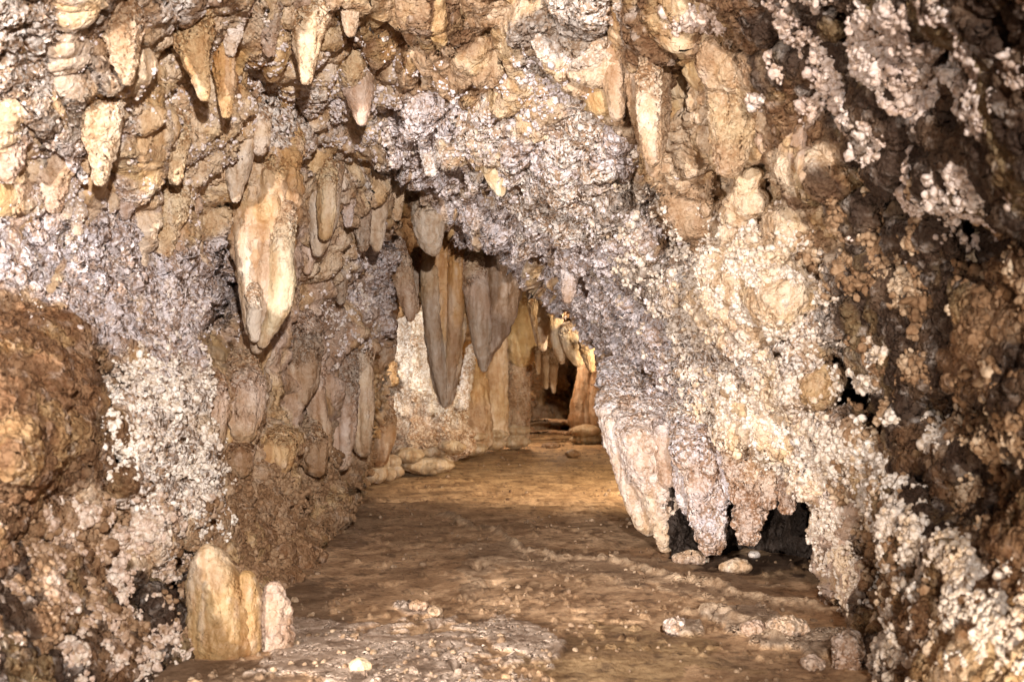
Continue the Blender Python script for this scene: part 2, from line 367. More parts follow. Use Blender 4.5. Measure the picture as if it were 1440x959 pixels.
# zone maps of minerals, D also painting shadow on the right wall ( one letter = 60 px of the photograph )
ZM = """
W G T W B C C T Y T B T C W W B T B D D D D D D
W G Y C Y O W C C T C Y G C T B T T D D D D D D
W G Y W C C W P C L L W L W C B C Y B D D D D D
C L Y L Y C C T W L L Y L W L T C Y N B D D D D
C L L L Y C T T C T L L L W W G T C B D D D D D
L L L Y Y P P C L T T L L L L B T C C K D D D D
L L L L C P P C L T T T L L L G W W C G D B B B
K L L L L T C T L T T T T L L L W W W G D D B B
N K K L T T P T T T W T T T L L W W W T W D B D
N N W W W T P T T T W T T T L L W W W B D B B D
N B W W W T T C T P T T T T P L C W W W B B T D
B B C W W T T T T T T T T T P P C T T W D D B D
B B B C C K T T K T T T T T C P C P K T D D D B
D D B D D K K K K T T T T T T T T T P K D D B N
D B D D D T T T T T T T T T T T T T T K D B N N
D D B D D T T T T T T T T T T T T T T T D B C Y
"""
ZM = [r.split() for r in ZM.strip().splitlines()]
def zone_lookup(wx, wy, jit, jit2):
    zc = np.array([[PIG[c] for c in r] for r in ZM]); zk = np.array([[CR[c] for c in r] for r in ZM])
    fx = np.clip(wx/60-.5, 0, 22.999); fy = np.clip(wy/60-.5, 0, 14.999)
    ix = fx.astype(int); iy = fy.astype(int); u = fx-ix; v = fy-iy
    u = sm(u+jit, .25, .75); v = sm(v+jit2, .25, .75)
    def L4(T):
        uu, vv = (u, v) if T.ndim == 2 else (u[..., None], v[..., None])
        return (T[iy, ix]*(1-uu)+T[iy, ix+1]*uu)*(1-vv)+(T[iy+1, ix]*(1-uu)+T[iy+1, ix+1]*uu)*vv
    return L4(zc), L4(zk)
j1 = fbm(VP*14, 3, 21).reshape(sh)*.5; j2 = fbm(VP*14, 3, 31).reshape(sh)*.5
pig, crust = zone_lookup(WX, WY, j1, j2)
# hand placed mineral patches, D again painting right wall shadow ( px, py, rx, ry, rotation, letter )
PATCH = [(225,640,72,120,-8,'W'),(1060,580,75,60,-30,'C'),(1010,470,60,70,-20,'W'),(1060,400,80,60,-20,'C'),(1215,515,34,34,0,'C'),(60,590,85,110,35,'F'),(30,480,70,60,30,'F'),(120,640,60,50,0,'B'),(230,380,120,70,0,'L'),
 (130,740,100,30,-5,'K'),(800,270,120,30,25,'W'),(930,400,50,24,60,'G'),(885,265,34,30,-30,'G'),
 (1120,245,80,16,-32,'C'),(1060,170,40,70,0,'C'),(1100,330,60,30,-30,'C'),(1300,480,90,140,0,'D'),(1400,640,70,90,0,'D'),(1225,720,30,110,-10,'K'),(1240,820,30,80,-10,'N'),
 (1165,760,45,110,0,'P'),(460,480,50,70,0,'G'),(440,540,30,60,0,'P'),(400,600,110,70,0,'C'),(440,500,110,90,0,'P'),(400,650,60,30,0,'T'),(460,700,80,40,0,'K'),(400,790,90,40,0,'N'),(330,750,50,50,0,'K'),
 (345,570,46,60,0,'T'),(700,110,60,14,40,'Y'),(740,130,60,40,20,'C'),(790,30,60,24,0,'G'),(620,90,90,40,10,'T'),(540,40,60,30,0,'N'),(210,70,40,60,0,'C'),(60,140,26,60,10,'G'),
 (70,250,60,26,0,'P'),(245,310,50,30,0,'Y'),(420,120,50,30,0,'W'),(900,600,50,60,-10,'P'),(980,610,30,50,0,'L'),(900,540,60,24,20,'K'),(530,600,30,60,0,'T'),(240,230,50,80,0,'C'),(1400,450,40,60,0,'K'),(1370,520,40,40,0,'N')]
wj = (fbm(VP*7, 4, 41)).reshape(sh)
for (x, y, rx, ry, rot, c) in PATCH:
    co, s = math.cos(radians(rot)), math.sin(radians(rot))
    u = ((WX-x)*co+(WY-y)*s)/rx; v = (-(WX-x)*s+(WY-y)*co)/ry
    m = sm(-(u*u+v*v)-wj*.9, -1.35, -.55)
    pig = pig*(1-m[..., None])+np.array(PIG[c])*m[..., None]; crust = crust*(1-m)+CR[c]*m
dkp = np.array([[0, 0, 0], PIG['C'], PIG['Y'], PIG['P'], (.60, .50, .41), (.54, .37, .20)])[DRIP_K]
dm_ = (DRIP_M*.85)[..., None]; pig = pig*(1-dm_)+dkp*dm_; crust = crust*(1-DRIP_M*.8)
# relief in world space: hanging flutes, lumps, pits
NV = V.reshape(-1, 3).astype(np.float32)
flo = np.stack([NV[:, 0], NV[:, 1]*.6, NV[:, 2]*.22], 1)
wv = np.stack([fbm(NV*2.2, 2, 51), fbm(NV*2.2, 2, 52), fbm(NV*2.2, 2, 53)*.3], 1)*.12
flute = ridged(flo*5.5+wv*3, 3, 61)
fl_amt = (sm(-GY, -620, -250)*(1-.6*sm(GX, 950, 1100))).ravel()
lump = fbm(NV*3.2+wv*4, 4, 71); lump2 = fbm(NV*11, 4, 81); lump3 = fbm(NV*34, 3, 91, gain=.6)
cells = 1-np.abs(fbm(NV*17+wv*10, 2, 95))*2
cz = crust.ravel()
keep_edge = np.clip(SDm/26, .15, 1).ravel()
scale_d = np.clip(NV[:, 1]/5, .6, 1.5)
disp = (flute*.06*fl_amt+lump*.075+lump2*.03)*scale_d+lump3*(.007+.012*cz)
disp = disp*keep_edge
VF = NV+N.astype(np.float32)*disp[:, None]
VFg = VF.reshape(sh[0], sh[1], 3)
# stains: yellow calcite follows the flutes, brown clay on other bands
fl = flute.reshape(sh); stain = fbm(flo*9, 3, 101).reshape(sh)
m = (sm(stain, .10, .45)*(1-crust)*.6)[..., None]; pig = pig*(1-m)+np.array((.60, .42, .20))*m
m = (sm(-stain, .15, .55)*.25)[..., None]; pig = pig*(1-m)+np.array((.27, .17, .10))*m
sp = fbm(VP*26, 4, 111, gain=.65).reshape(sh)
m = (sm(sp, .28, .7)*.35)[..., None]; pig = pig*(1-m)+pig*np.array((.36, .27, .20))*m
m = (sm(-sp, .25, .7)*crust*.45)[..., None]; pig = pig*(1-m)+np.array((.72, .65, .60))*m
faces = grid_faces(*sh)
fi = faces[:, 0]
cx_, cy_ = GX.ravel()[fi], GY.ravel()[fi]
alive = (SDm.ravel()[faces] > 0).all(1) & (VF[faces][:, :, 2].max(1) > -.35)
b1 = cx_ < 500+.12*(400-cy_)+wob[fi, 0]*30
drap = (cy_ > 545+wob[fi, 1]*30+.0*(cx_)) & (cx_ > 600) & (cx_ < 1032+wob[fi, 0]*30)
b2 = cx_ > 985-.05*(cy_)+wob[fi, 1]*40
def sub(mask, name, mat, label, cat, kind=None):
    f = faces[alive & mask]
    idx = np.unique(f); remap = np.full(len(VF), -1, np.int32); remap[idx] = np.arange(len(idx))
    o = mesh_obj(name, VF[idx], remap[f], mat, pig.reshape(-1, 3)[idx], cz[idx])
    return tag(o, label, cat, kind=kind)
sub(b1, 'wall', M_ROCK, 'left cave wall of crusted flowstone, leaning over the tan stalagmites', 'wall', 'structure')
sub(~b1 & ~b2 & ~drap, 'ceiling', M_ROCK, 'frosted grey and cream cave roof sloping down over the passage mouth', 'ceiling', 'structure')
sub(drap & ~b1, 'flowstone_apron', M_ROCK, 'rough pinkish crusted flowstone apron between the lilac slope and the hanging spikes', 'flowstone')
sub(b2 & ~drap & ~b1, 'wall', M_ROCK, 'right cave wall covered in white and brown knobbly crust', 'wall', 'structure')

# the cave closes round the place where the viewer stands
st_ = 6
path = np.concatenate([VFg[::-st_, 0], VFg[0, ::st_], VFg[::st_, -1]]); ppg = np.concatenate([pig[::-st_, 0], pig[0, ::st_], pig[::st_, -1]])
ux = np.concatenate([-np.ones(len(VFg[::-st_, 0])), np.linspace(-1, 1, len(VFg[0, ::st_])), np.ones(len(VFg[::st_, -1]))])
uz = np.concatenate([np.linspace(-.1, 1, len(VFg[::-st_, 0])), np.ones(len(VFg[0, ::st_])), np.linspace(1, -.1, len(VFg[::st_, -1]))])
ss = np.linspace(0, 1, 110)**1.3
wr = path[None]+np.stack([ux[None]*np.where(ux < 0, 3.6, 2.6)[None]*ss[:, None]**.8, -(path[:, 1]+4.5)[None]*ss[:, None], uz[None]*1.6*ss[:, None]**.7], 2)
wf = wr.reshape(-1, 3).astype(np.float32); fade = np.repeat(np.clip(ss/.06, 0, 1), len(path))
nrm = np.stack([-np.tile(ux, len(ss)), np.zeros(len(wf)), -np.tile(uz, len(ss))], 1); nrm /= np.linalg.norm(nrm, axis=1)[:, None]
wf = wf+(nrm*((fbm(wf*1.6, 4, 501)*.22+fbm(wf*9, 3, 502)*.05)*fade)[:, None]).astype(np.float32)
tone = np.array(PIG['T'])*(1-sm(fbm(wf*2, 3, 503), -.1, .3))[:, None]+np.array(PIG['G'])*sm(fbm(wf*2, 3, 503), -.1, .3)[:, None]
pk = np.clip(np.repeat(ss, len(path))/.15, 0, 1)[:, None]
tag(mesh_obj('wall', wf, grid_faces(len(ss), len(path), flip=True), M_ROCK, np.tile(ppg, (len(ss), 1))*(1-pk)+tone*pk, .6), 'cave walls and roof closing round the viewing place', 'wall', kind='structure')

def shell(px, py):
    i = int(np.clip((py-gy[0])/ST, 0, sh[0]-1)); j = int(np.clip((px-gx[0])/ST, 0, sh[1]-1))
    return float(VFg[i, j, 1])

# ================================================================== INNER CHAMBER WALL
BX = [360,480,560,640,740,800,860,950,1050,1150,1260]; BY = [130,250,350,450,550,620,700,850]
BD = [[6.8,7,7.5,8,9,9,8.5,8,8,8,8],[7.2,7.8,8.2,9,10,10,9.5,9,9,8.5,8],[7.6,8.6,9.3,10,11.5,12,11,10,9.5,9,8],[7.8,9,10,11,13,14,13,11,10,9,8],
      [8,9.2,10.6,12,14,15,13.5,11,10,9.5,8],[8,9.2,10.6,12,14,15,13.5,10.5,10,9.5,8],[8,9.2,10.6,12,14,15,13.5,10.5,10,9.5,8],[8,9.2,10.6,12,14,15,13.5,10.5,10,9.5,8]]
bx = np.arange(380, 1250, 2.4); by = np.arange(150, 840, 2.4); BXg, BYg = np.meshgrid(bx, by)
Db = blur(interp_table(BX, BY, BD, bx, by), 12, 2)
for (x, y, rx, ry, a) in [(755,515,9,22,1.0),(802,565,7,40,2.0),(600,600,60,60,-.2)]:
    Db = Db+a*np.exp(-(((BXg-x)/rx)**2+((BYg-y)/ry)**2)**1.5)
Vb = np.stack([(BXg-CX)*Db/F, Db, CAMZ-(BYg-CY)*Db/F], 2); Nb = normals_grid(Vb).reshape(-1, 3)
if Nb[:, 1].mean() > 0: Nb = -Nb
vb = Vb.reshape(-1, 3).astype(np.float32)
fb = ridged(vb*np.array([3.2, 2, .7], np.float32), 3, 5)
vb2 = vb+Nb*(fb*.14+fbm(vb*2.5, 4, 6)*.16+fbm(vb*14, 4, 8)*.05)[:, None]
st = fbm(vb*np.array([5, 5, 1.4], np.float32), 4, 9)
pb = np.array(PIG['T'])*(1-sm(st, -.1, .35))[:, None]+np.array((.48, .33, .17))*sm(st, -.1, .35)[:, None]
m = sm(fbm(vb*6, 4, 19), .1, .5)[:, None]*.7; pb = pb*(1-m)+np.array(PIG['B'])*m
fbc = grid_faces(*BXg.shape); fbc = fbc[vb2[fbc][:, :, 2].max(1) > -.3]
tag(mesh_obj('wall', vb2, fbc, M_ROCK, pb, .45), 'far tan wall of the inner chamber behind the columns', 'wall', kind='structure')

# added barrier, coloured near black to paint the shade of the low hollow
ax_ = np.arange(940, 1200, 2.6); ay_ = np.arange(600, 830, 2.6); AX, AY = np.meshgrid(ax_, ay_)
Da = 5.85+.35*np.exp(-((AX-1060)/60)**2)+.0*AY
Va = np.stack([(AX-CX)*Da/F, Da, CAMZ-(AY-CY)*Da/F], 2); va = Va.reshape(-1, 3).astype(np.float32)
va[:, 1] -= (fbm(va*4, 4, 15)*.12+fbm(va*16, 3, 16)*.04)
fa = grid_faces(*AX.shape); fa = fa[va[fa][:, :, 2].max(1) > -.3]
tag(mesh_obj('wall', va, fa, M_ROCK, np.array((.035, .024, .018)), .5), 'added rock barrier coloured black as the shade of the low hollow under the hanging mass', 'wall', kind='structure')

# ================================================================== FLOOR
rows = np.concatenate([np.linspace(.2, 3.3, 26)[:-1], F*CAMZ/(np.linspace(1025, 592, 345)-CY), np.linspace(16.5, 24, 10)])
cols = np.linspace(-260, 1700, 830)
FX = (cols[None, :]-CX)/F*np.maximum(rows[:, None], 2.6)
FY = np.broadcast_to(rows[:, None], FX.shape)
fp = np.stack([FX.ravel(), FY.ravel(), np.zeros(FX.size)], 1).astype(np.float32)
fpx = CX+FX.ravel()*F/np.maximum(FY.ravel(), 2.6); fpy = CY+F*CAMZ/FY.ravel()
z = fbm(fp*1.3, 3, 201)*.014+fbm(fp*6, 4, 202)*.0035+fbm(fp*28, 3, 203)*.0012
# foot of the walls: mud rises a little
z += .10*sm(-(fpx-(1240-(fpy-640)*.15)), -40, -200)*0
def gnd(px, py): d = F*CAMZ/(py-CY); return np.array([(px-CX)*d/F, d])
def line_d(pts):
    pts = [gnd(*p) for p in pts]; x = fp[:, 0]+fbm(fp*5, 3, 211)*.05; y = fp[:, 1]+fbm(fp*5, 3, 212)*.08
    dm = np.full(len(fp), 1e3); sd = np.zeros(len(fp))
    for a, b in zip(pts[:-1], pts[1:]):
        e = b-a; t = np.clip(((x-a[0])*e[0]+(y-a[1])*e[1])/(e@e), 0, 1)
        dx = x-a[0]-t*e[0]; dy = y-a[1]-t*e[1]; d = np.hypot(dx, dy)
        sd = np.where(d < dm, np.sign(dx*e[1]-dy*e[0]), sd); dm = np.minimum(dm, d)
    return dm, sd
RIDGE = [((634,722),(650,738),(690,748),(712,756),(730,772),(760,780),(800,786),(850,794),(905,805),(960,818),(1010,832)),
         ((1015,832),(1050,842),(1090,850),(1140,856),(1190,866)),
         ((975,862),(1020,868),(1060,880),(1085,895))]
ridge_m = np.zeros(len(fp))
for k, R_ in enumerate(RIDGE):
    dm, sd = line_d(R_); wdt = (.02, .028, .03)[k]
    z += np.exp(-(dm/wdt)**2)*(.026, .026, .022)[k]*(1+.6*fbm(fp*12, 2, 221)); ridge_m = np.maximum(ridge_m, np.exp(-(dm/(wdt*1.1))**2))
def zone(px, py, rx, ry, seed, soft=.35, rot=0):
    c, s = math.cos(radians(rot)), math.sin(radians(rot))
    u = ((fpx-px)*c+(fpy-py)*s)/rx; v = (-(fpx-px)*s+(fpy-py)*c)/ry
    q = 1-np.sqrt(u*u+v*v)+.55*fbm(fp*4.2, 5, seed, gain=.6)
    return sm(q, 0, soft*.35)
plate = np.maximum.reduce([zone(560,930,150,62,231), zone(740,905,60,26,233,rot=20), zone(450,885,70,16,235), zone(590,860,38,10,236,rot=8), zone(700,885,60,8,234)])
streak = np.maximum.reduce([zone(860,800,190,20,241,rot=7), zone(670,800,26,20,242), zone(665,832,24,10,243,rot=-20), zone(1050,838,110,16,244,rot=8), zone(690,770,50,7,245)])*.9
plate2 = np.maximum.reduce([zone(1060,880,60,22,251,rot=15), zone(1160,905,60,22,252), zone(970,885,26,10,253)])
z += plate*.012+streak*.007+plate2*.018
# undercut holes and cracks
for (x, y, rx, ry, a, rot) in [(672,797,9,6,.05,0),(690,824,16,3,.03,-12),(667,840,10,3,.04,-20),(600,884,22,4,.06,-25),(640,935,10,8,.035,0),(900,712,22,6,.05,0),(810,862,12,2.5,.03,0),(548,820,16,2.5,.02,-4),(865,876,70,2.5,.03,4),(935,884,20,4,.04,20),(700,694,26,2.5,.03,0),(590,702,90,2,.025,-4),(760,708,60,2,.02,3),(790,745,60,2,.018,12),(560,772,50,2,.01,-10)]:
    c, s = math.cos(radians(rot)), math.sin(radians(rot))
    u = ((fpx-x)*c+(fpy-y)*s)/rx; v = (-(fpx-x)*s+(fpy-y)*c)/ry
    z -= a*np.exp(-(u*u+v*v)**1.5)*(1+.7*fbm(fp*20, 2, 261))
# small grit
grit = sm(fbm(fp*22, 2, 271), .42, .62)*sm(fbm(fp*2.3, 3, 272), -.05, .25)
z += grit*.014
base = np.array((.58, .395, .25)); back = np.array((.56, .39, .23)); front = np.array((.52, .345, .21))
wb = sm(-fpy, -720, -660)[:, None]; pf = base*(1-wb)+back*wb
wf = sm(fpy, 830, 900)[:, None]; pf = pf*(1-wf)+front*wf
def ov(m, c, k=1.0):
    global pf
    m = (m*k)[:, None]; pf = pf*(1-m)+np.array(c)*m
ov(zone(420,870,60,70,281,rot=30), (.17, .11, .07), .8); ov(zone(330,950,130,30,282), (.18, .12, .08), .8)
ov(zone(480,730,60,40,283), (.2, .13, .085), .6); ov(zone(880,920,150,40,284), (.32, .22, .11), .7)
ov(sm(fbm(fp*3.1, 5, 291), .1, .6), (.24, .15, .09), .5)
ov(sm(fbm(fp*np.array([1.4, 4, 1], np.float32), 4, 292), .15, .5), (.38, .26, .16), .5)
ov(zone(1050,792,100,16,286), (.10, .06, .04), .9)  # dark pigment paints the hollow's shadow onto the mud
ov(plate, (.50, .40, .335)); ov(streak, (.40, .29, .20), .85); ov(plate2, (.46, .36, .28)); ov(ridge_m, (.50, .38, .27), .8)
ov(sm(fbm(fp*13, 4, 293, gain=.65), .25, .6), (.14, .085, .05), .65)
fp2 = fp.copy(); fp2[:, 2] = z
tag(mesh_obj('floor', fp2, grid_faces(*FX.shape, flip=True), M_FLOOR, pf, np.clip(plate+plate2+.3*streak, 0, 1)), 'brown mud floor with pale cracked mineral plates', 'floor', kind='structure')
def floor_z(px, py):
    g = gnd(px, py); i = int(np.argmin(np.abs(rows-g[1]))); j = int(np.argmin(np.abs(cols-px))); return float(z.reshape(FX.shape)[i, j])

# ================================================================== DRIPSTONE BUILDER
_seed = [0]
def limb_mesh(pts, d, ratio=.85, cols_=('C', 'C', 'C'), flut=.14, lumpy=.05, crust=.12, d_tip=None, stretch=.09, twist=0.0, lump_f=14, bands=0.0, tuck=1.6, tr=.38):
    """a body of revolution with free outline: pts = (px, py, half width px) from top to bottom at distance d"""
    _seed[0] += 1; sd = _seed[0]*1.37+300
    pts = np.array(pts, float); d_tip = d if d_tip is None else d_tip
    L = np.concatenate([[0], np.cumsum(np.hypot(np.diff(pts[:, 0]), np.diff(pts[:, 1])))]); tt = L/L[-1]
    nr = int(np.clip(L[-1]/2.0, 16, 150)); ns = int(np.clip(pts[:, 2].max()*6.3/2.6, 16, 120))
    te = np.linspace(0, 1, nr); te = .5-.5*np.cos(te*np.pi)*.35-.5*(1-2*te)*.65
    te = (te-te[0])/(te[-1]-te[0])
    def cr_(y):
        yy = np.interp(te, tt, y); k = max(1, nr//14)
        yp = np.pad(yy, (k, k), mode='reflect', reflect_type='odd'); ker = np.ones(2*k+1)/(2*k+1)
        return np.convolve(yp, ker, 'valid')
    x = cr_(pts[:, 0]); y = cr_(pts[:, 1]); hw = np.maximum(cr_(pts[:, 2]), .2)
    dd = d+(d_tip-d)*te; k = dd/F
    cap = np.sqrt(np.clip(1-((1-te)-1+.0)**2*0, 0, 1))
    e = np.minimum(te, 1-te)*L[-1]/np.maximum(hw, 2); cap = np.sqrt(np.clip(1-(1-np.clip(e/.8, 0, 1))**2, 0, 1)); cap[0] = cap[-1] = .02
    R = hw*k*cap
    dd = dd+tuck*(hw*k)[max(1, nr//8)]*np.clip(1-te/tr, 0, 1)**1.6; k = dd/F
    th = np.linspace(0, 2*np.pi, ns, endpoint=False)
    C = np.stack([(x-CX)*k, dd, CAMZ-(y-CY)*k], 1)
    ct, stn = np.cos(th), np.sin(th)
    X = C[:, 0, None]+R[:, None]*ct; Y = C[:, 1, None]+R[:, None]*ratio*stn; Z = np.broadcast_to(C[:, 2, None], X.shape)
    Vv = np.stack([X, Y, Z], 2).reshape(-1, 3).astype(np.float32)
    Rm = max(R.max(), .01)
    dirv = np.stack([np.broadcast_to(ct, X.shape), np.broadcast_to(stn, X.shape), np.zeros_like(X)], 2).reshape(-1, 3)
    RR = np.repeat(R, ns)
    q = Vv*np.array([1, 1, stretch], np.float32)/Rm
    f1 = 1-2*np.abs(pn(q*1.25, sd)); f2 = 1-2*np.abs(pn(q*2.9, sd+2)); lp = fbm(Vv*lump_f, 3, sd+4)
    disp = RR*(flut*(f1-.4)+flut*.5*(f2-.4))+lumpy*RR*lp*1.6+fbm(Vv*45, 3, sd+6)*.004*np.minimum(1, RR/.03)
    if bands: disp = disp+bands*RR*np.sin(Vv[:, 2]*2*np.pi/(.55*Rm)+3*pn(Vv*8, sd+8))
    Vv = Vv+dirv*disp[:, None]; Vv[:, 2] += (fbm(Vv*9, 2, sd+9)*.01*np.minimum(1, RR/.03))
    i = (np.arange(nr-1)[:, None]*ns+np.arange(ns)[None]); j = (np.arange(nr-1)[:, None]*ns+(np.arange(ns)[None]+1) % ns)
    Fq = np.stack([i, i+ns, j+ns, j], 2).reshape(-1, 4)
    tv = np.repeat(te, ns)
    cc = np.array([PIG[c] if isinstance(c, str) else c for c in cols_]); kk = np.linspace(0, 1, len(cc))
    tw = np.clip(tv+.25*fbm(Vv*5, 3, sd+12), 0, 1)
    pg = np.stack([np.interp(tw, kk, cc[:, a]) for a in range(3)], 1)
    s1 = fbm(Vv*np.array([22, 22, 3.5], np.float32), 3, sd+14)
    m = (sm(s1, .15, .5)*.35)[:, None]; pg = pg*(1-m)+pg*np.array((.62, .47, .30))*m
    m = (sm(-s1, .15, .55)*.35)[:, None]; pg = pg*(1-m)+np.array((.62, .52, .44))*m
    cv = np.clip(crust+.5*crust*fbm(Vv*8, 3, sd+16)+.25*sm(fbm(Vv*6, 3, sd+18), .3, .6)+(.85*sm(tr*1.1-tv+.25*fbm(Vv*9, 3, sd+20), 0, .25) if tuck > .9 else 0), 0, 1)
    return Vv, Fq, pg, cv

def drip(name, label, cat, limbs, group=None, mat=None):
    """a thing: one mesh, or an Empty with one mesh per limb; limb = (part name, pts, d, options)"""
    _, p0, d0, _ = limbs[0]
    org = P(p0[0][0], p0[0][1], d0) if cat != 'stalagmite' and cat != 'column' else P(p0[-1][0], p0[-1][1], d0)
    org = [float(a) for a in org]
    if len(limbs) == 1:
        v, f, pg, cv = limb_mesh(limbs[0][1], limbs[0][2], **limbs[0][3])
        return tag(mesh_obj(name, v, f, mat or M_DRIP, pg, cv, loc=org), label, cat, group)
    e = bpy.data.objects.new(name, None); sc.collection.objects.link(e); e.location = org; e.empty_display_size = .1
    tag(e, label, cat, group)
    for part, pts, d, kw in limbs:
        v, f, pg, cv = limb_mesh(pts, d, **kw)
        mesh_obj(part, v-np.array(org, np.float32), f, mat or M_DRIP, pg, cv, parent=e)
    return e
def off(px, py, k=.05): return shell(px, py)-k

G1 = 'stalactites hanging from the cave roof'; G2 = 'small back stalactites in the inner chamber'
GOLD = (.48, .33, .18); PALE = (.52, .43, .345); RUST = (.46, .26, .10); GRY = (.38, .30, .235); IV = (.57, .46, .32); DK = (.20, .125, .075)
# --- the great stalactite
d = 5.35
drip('stalactite', 'largest stalactite, wide and cream with an ochre top and a ridged pointed foot', 'stalactite', [
 ('body', [(388,160,30),(386,205,32),(378,250,39),(370,295,43),(368,340,40),(370,390,33),(371,430,26),(366,462,17),(361,495,4)], d, dict(cols_=(RUST, GOLD, 'T', (.42,.335,.265), (.44,.36,.29)), flut=.2, ratio=.65, lumpy=.13, crust=.02, tr=.3)),
 ('fold', [(404,285,7),(400,320,12),(396,360,14),(398,400,15),(394,432,13),(382,458,9),(368,486,4)], d-.09, dict(cols_=('T', (.46,.37,.26), (.52,.43,.29), (.52,.43,.29), PALE), flut=.1, ratio=.8, bands=.02, crust=.03, tr=.3)),
 ('fold', [(334,255,5),(338,310,8),(345,365,9),(349,415,8),(351,445,7),(352,468,3)], d-.07, dict(cols_=(GOLD, PALE, PALE), flut=.1, crust=.03)),
 ('fold', [(356,400,4),(357,430,7),(357,455,7),(358,478,3)], d-.13, dict(cols_=(PALE, PALE), flut=.1, crust=.03)),
 ('fold', [(372,300,6),(374,350,9),(373,400,10),(371,440,8),(368,480,3)], d-.07, dict(cols_=('T', (.42,.335,.265), 'S'), flut=.1, crust=.03))], G1)
drip('stalactite', 'pointed white tipped stalactite overlapping the upper left of the largest one', 'stalactite', [
 ('body', [(335,95,18),(336,140,24),(336,180,25),(335,215,20),(333,250,12),(331,282,3)], d-.28, dict(cols_=(GOLD, RUST, 'C', PALE, PALE), flut=.1))], G1)
drip('stalactite', 'stubby white stalactite above the ochre top of the largest one', 'stalactite', [
 ('body', [(368,150,10),(368,180,10),(367,200,8),(365,216,3)], d-.3, dict(cols_=('W', 'C', 'W'), crust=.3))], G1)
# --- group right of it
drip('stalactite', 'slender grey tan stalactite with an amber stripe, right of the largest one', 'stalactite', [
 ('body', [(455,205,22),(455,235,24),(454,270,22),(453,310,18),(450,340,10),(447,358,3)], 6.0, dict(cols_=('T', PALE, PALE), flut=.12)),
 ('fold', [(460,225,8),(460,260,11),(459,300,10),(457,335,6)], 5.86, dict(cols_=(GOLD, IV, GOLD), flut=.06))], G1)
drip('stalactite', 'short smooth grey stalactite half behind the slender amber striped one', 'stalactite', [
 ('body', [(430,280,14),(430,310,18),(431,345,15),(432,372,6),(432,384,2)], 6.15, dict(cols_=('K', 'P', 'P'), flut=.06))], G1)
drip('stalactite', 'thin crusty stalactite between the amber striped one and the curved one', 'stalactite', [
 ('body', [(492,200,16),(492,235,14),(490,270,10),(489,300,5),(489,318,2)], 6.3, dict(cols_=(GOLD, 'T', 'L'), crust=.35))], G1)
drip('stalactite', 'curved stalactite with a hollow brown top and pale tip at the passage corner', 'stalactite', [
 ('body', [(530,235,13),(527,262,18),(524,290,19),(526,318,13),(529,340,7),(530,352,2)], 6.6, dict(cols_=(RUST, 'T', PALE, PALE), flut=.12))], G1)
drip('stalactite', 'blunt pale rounded stalactite above the rust topped drapery', 'stalactite', [
 ('body', [(603,272,20),(603,300,23),(603,325,20),(606,345,13),(610,358,4)], 7.0, dict(cols_=('C', PALE, PALE), flut=.08))], G1)
drip('stalactite', 'long blade shaped stalactite with a rust orange top hanging lowest in the passage', 'stalactite', [
 ('body', [(628,318,22),(628,345,29),(626,390,33),(626,430,31),(626,470,27),(626,510,20),(627,545,14),(627,570,5)], 8.0, dict(cols_=(RUST, (.50, .30, .14), GOLD, GRY, GRY), flut=.16, ratio=.55, crust=.03, tr=.12)),
 ('fold', [(604,350,8),(605,400,11),(608,450,11),(614,500,9),(622,545,6),(626,572,2)], 7.93, dict(cols_=(GOLD, GRY, GRY), flut=.08, crust=.03, tr=.15)),
 ('fold', [(640,330,8),(642,380,10),(641,430,10),(638,490,8),(632,540,4),(629,566,2)], 7.93, dict(cols_=(RUST, RUST, 'T', GRY), flut=.08, crust=.03, tr=.15))], G1)
drip('stalactite', 'broad grey brown stalactite, its backlit shade painted in, with a wedge shaped tip right of the rust topped blade', 'stalactite', [
 ('body', [(700,342,20),(704,370,26),(706,400,27),(700,440,25),(690,475,19),(682,500,10),(679,518,3)], 7.95, dict(cols_=(DK, (.22, .145, .09), (.25, .175, .125), (.33, .26, .22)), flut=.14, ratio=.6, crust=.03, tr=.12)),  # dark tones put the backlit shade into the body colour
 ('fold', [(668,350,16),(668,385,16),(672,420,15),(675,455,14),(678,490,10),(681,521,2)], 7.88, dict(cols_=(GOLD, 'P', GRY, GRY), flut=.06, crust=.04))], G1)
# --- the small bright ones on the roof slope
drip('stalactite', 'yellow ivory knob of a stalactite with a brown cap on the grey roof slope', 'stalactite', [
 ('body', [(696,196,13),(697,215,19),(698,240,18),(701,258,10),(704,274,3)], off(697,215,.15), dict(cols_=(RUST, IV, IV, (.72, .62, .44)), flut=.05, crust=.05))], G1)
drip('stalactite', 'crooked ivory yellow drip just below the ivory knob', 'stalactite', [
 ('body', [(722,252,9),(735,272,13),(746,292,13),(752,310,9),(754,326,3)], off(740,290,.2), dict(cols_=(IV, GOLD, IV, IV), flut=.1, crust=.1))], G1)
drip('stalactite', 'white crusted lump hanging from the roof left of the ivory knob', 'stalactite', [
 ('body', [(604,165,12),(605,190,14),(608,215,13),(607,235,8),(605,246,3)], off(606,200,.15), dict(cols_=((.7, .63, .6), (.72, .66, .63)), crust=.6))], G1)
drip('stalactite', 'pinkish cream stalactite slanting at the top centre left of the roof', 'stalactite', [
 ('body', [(490,70,20),(496,95,22),(503,125,18),(507,150,11),(509,174,3)], off(500,110,.15), dict(cols_=('C', 'P', (.60, .45, .37)), flut=.08, crust=.1))], G1)
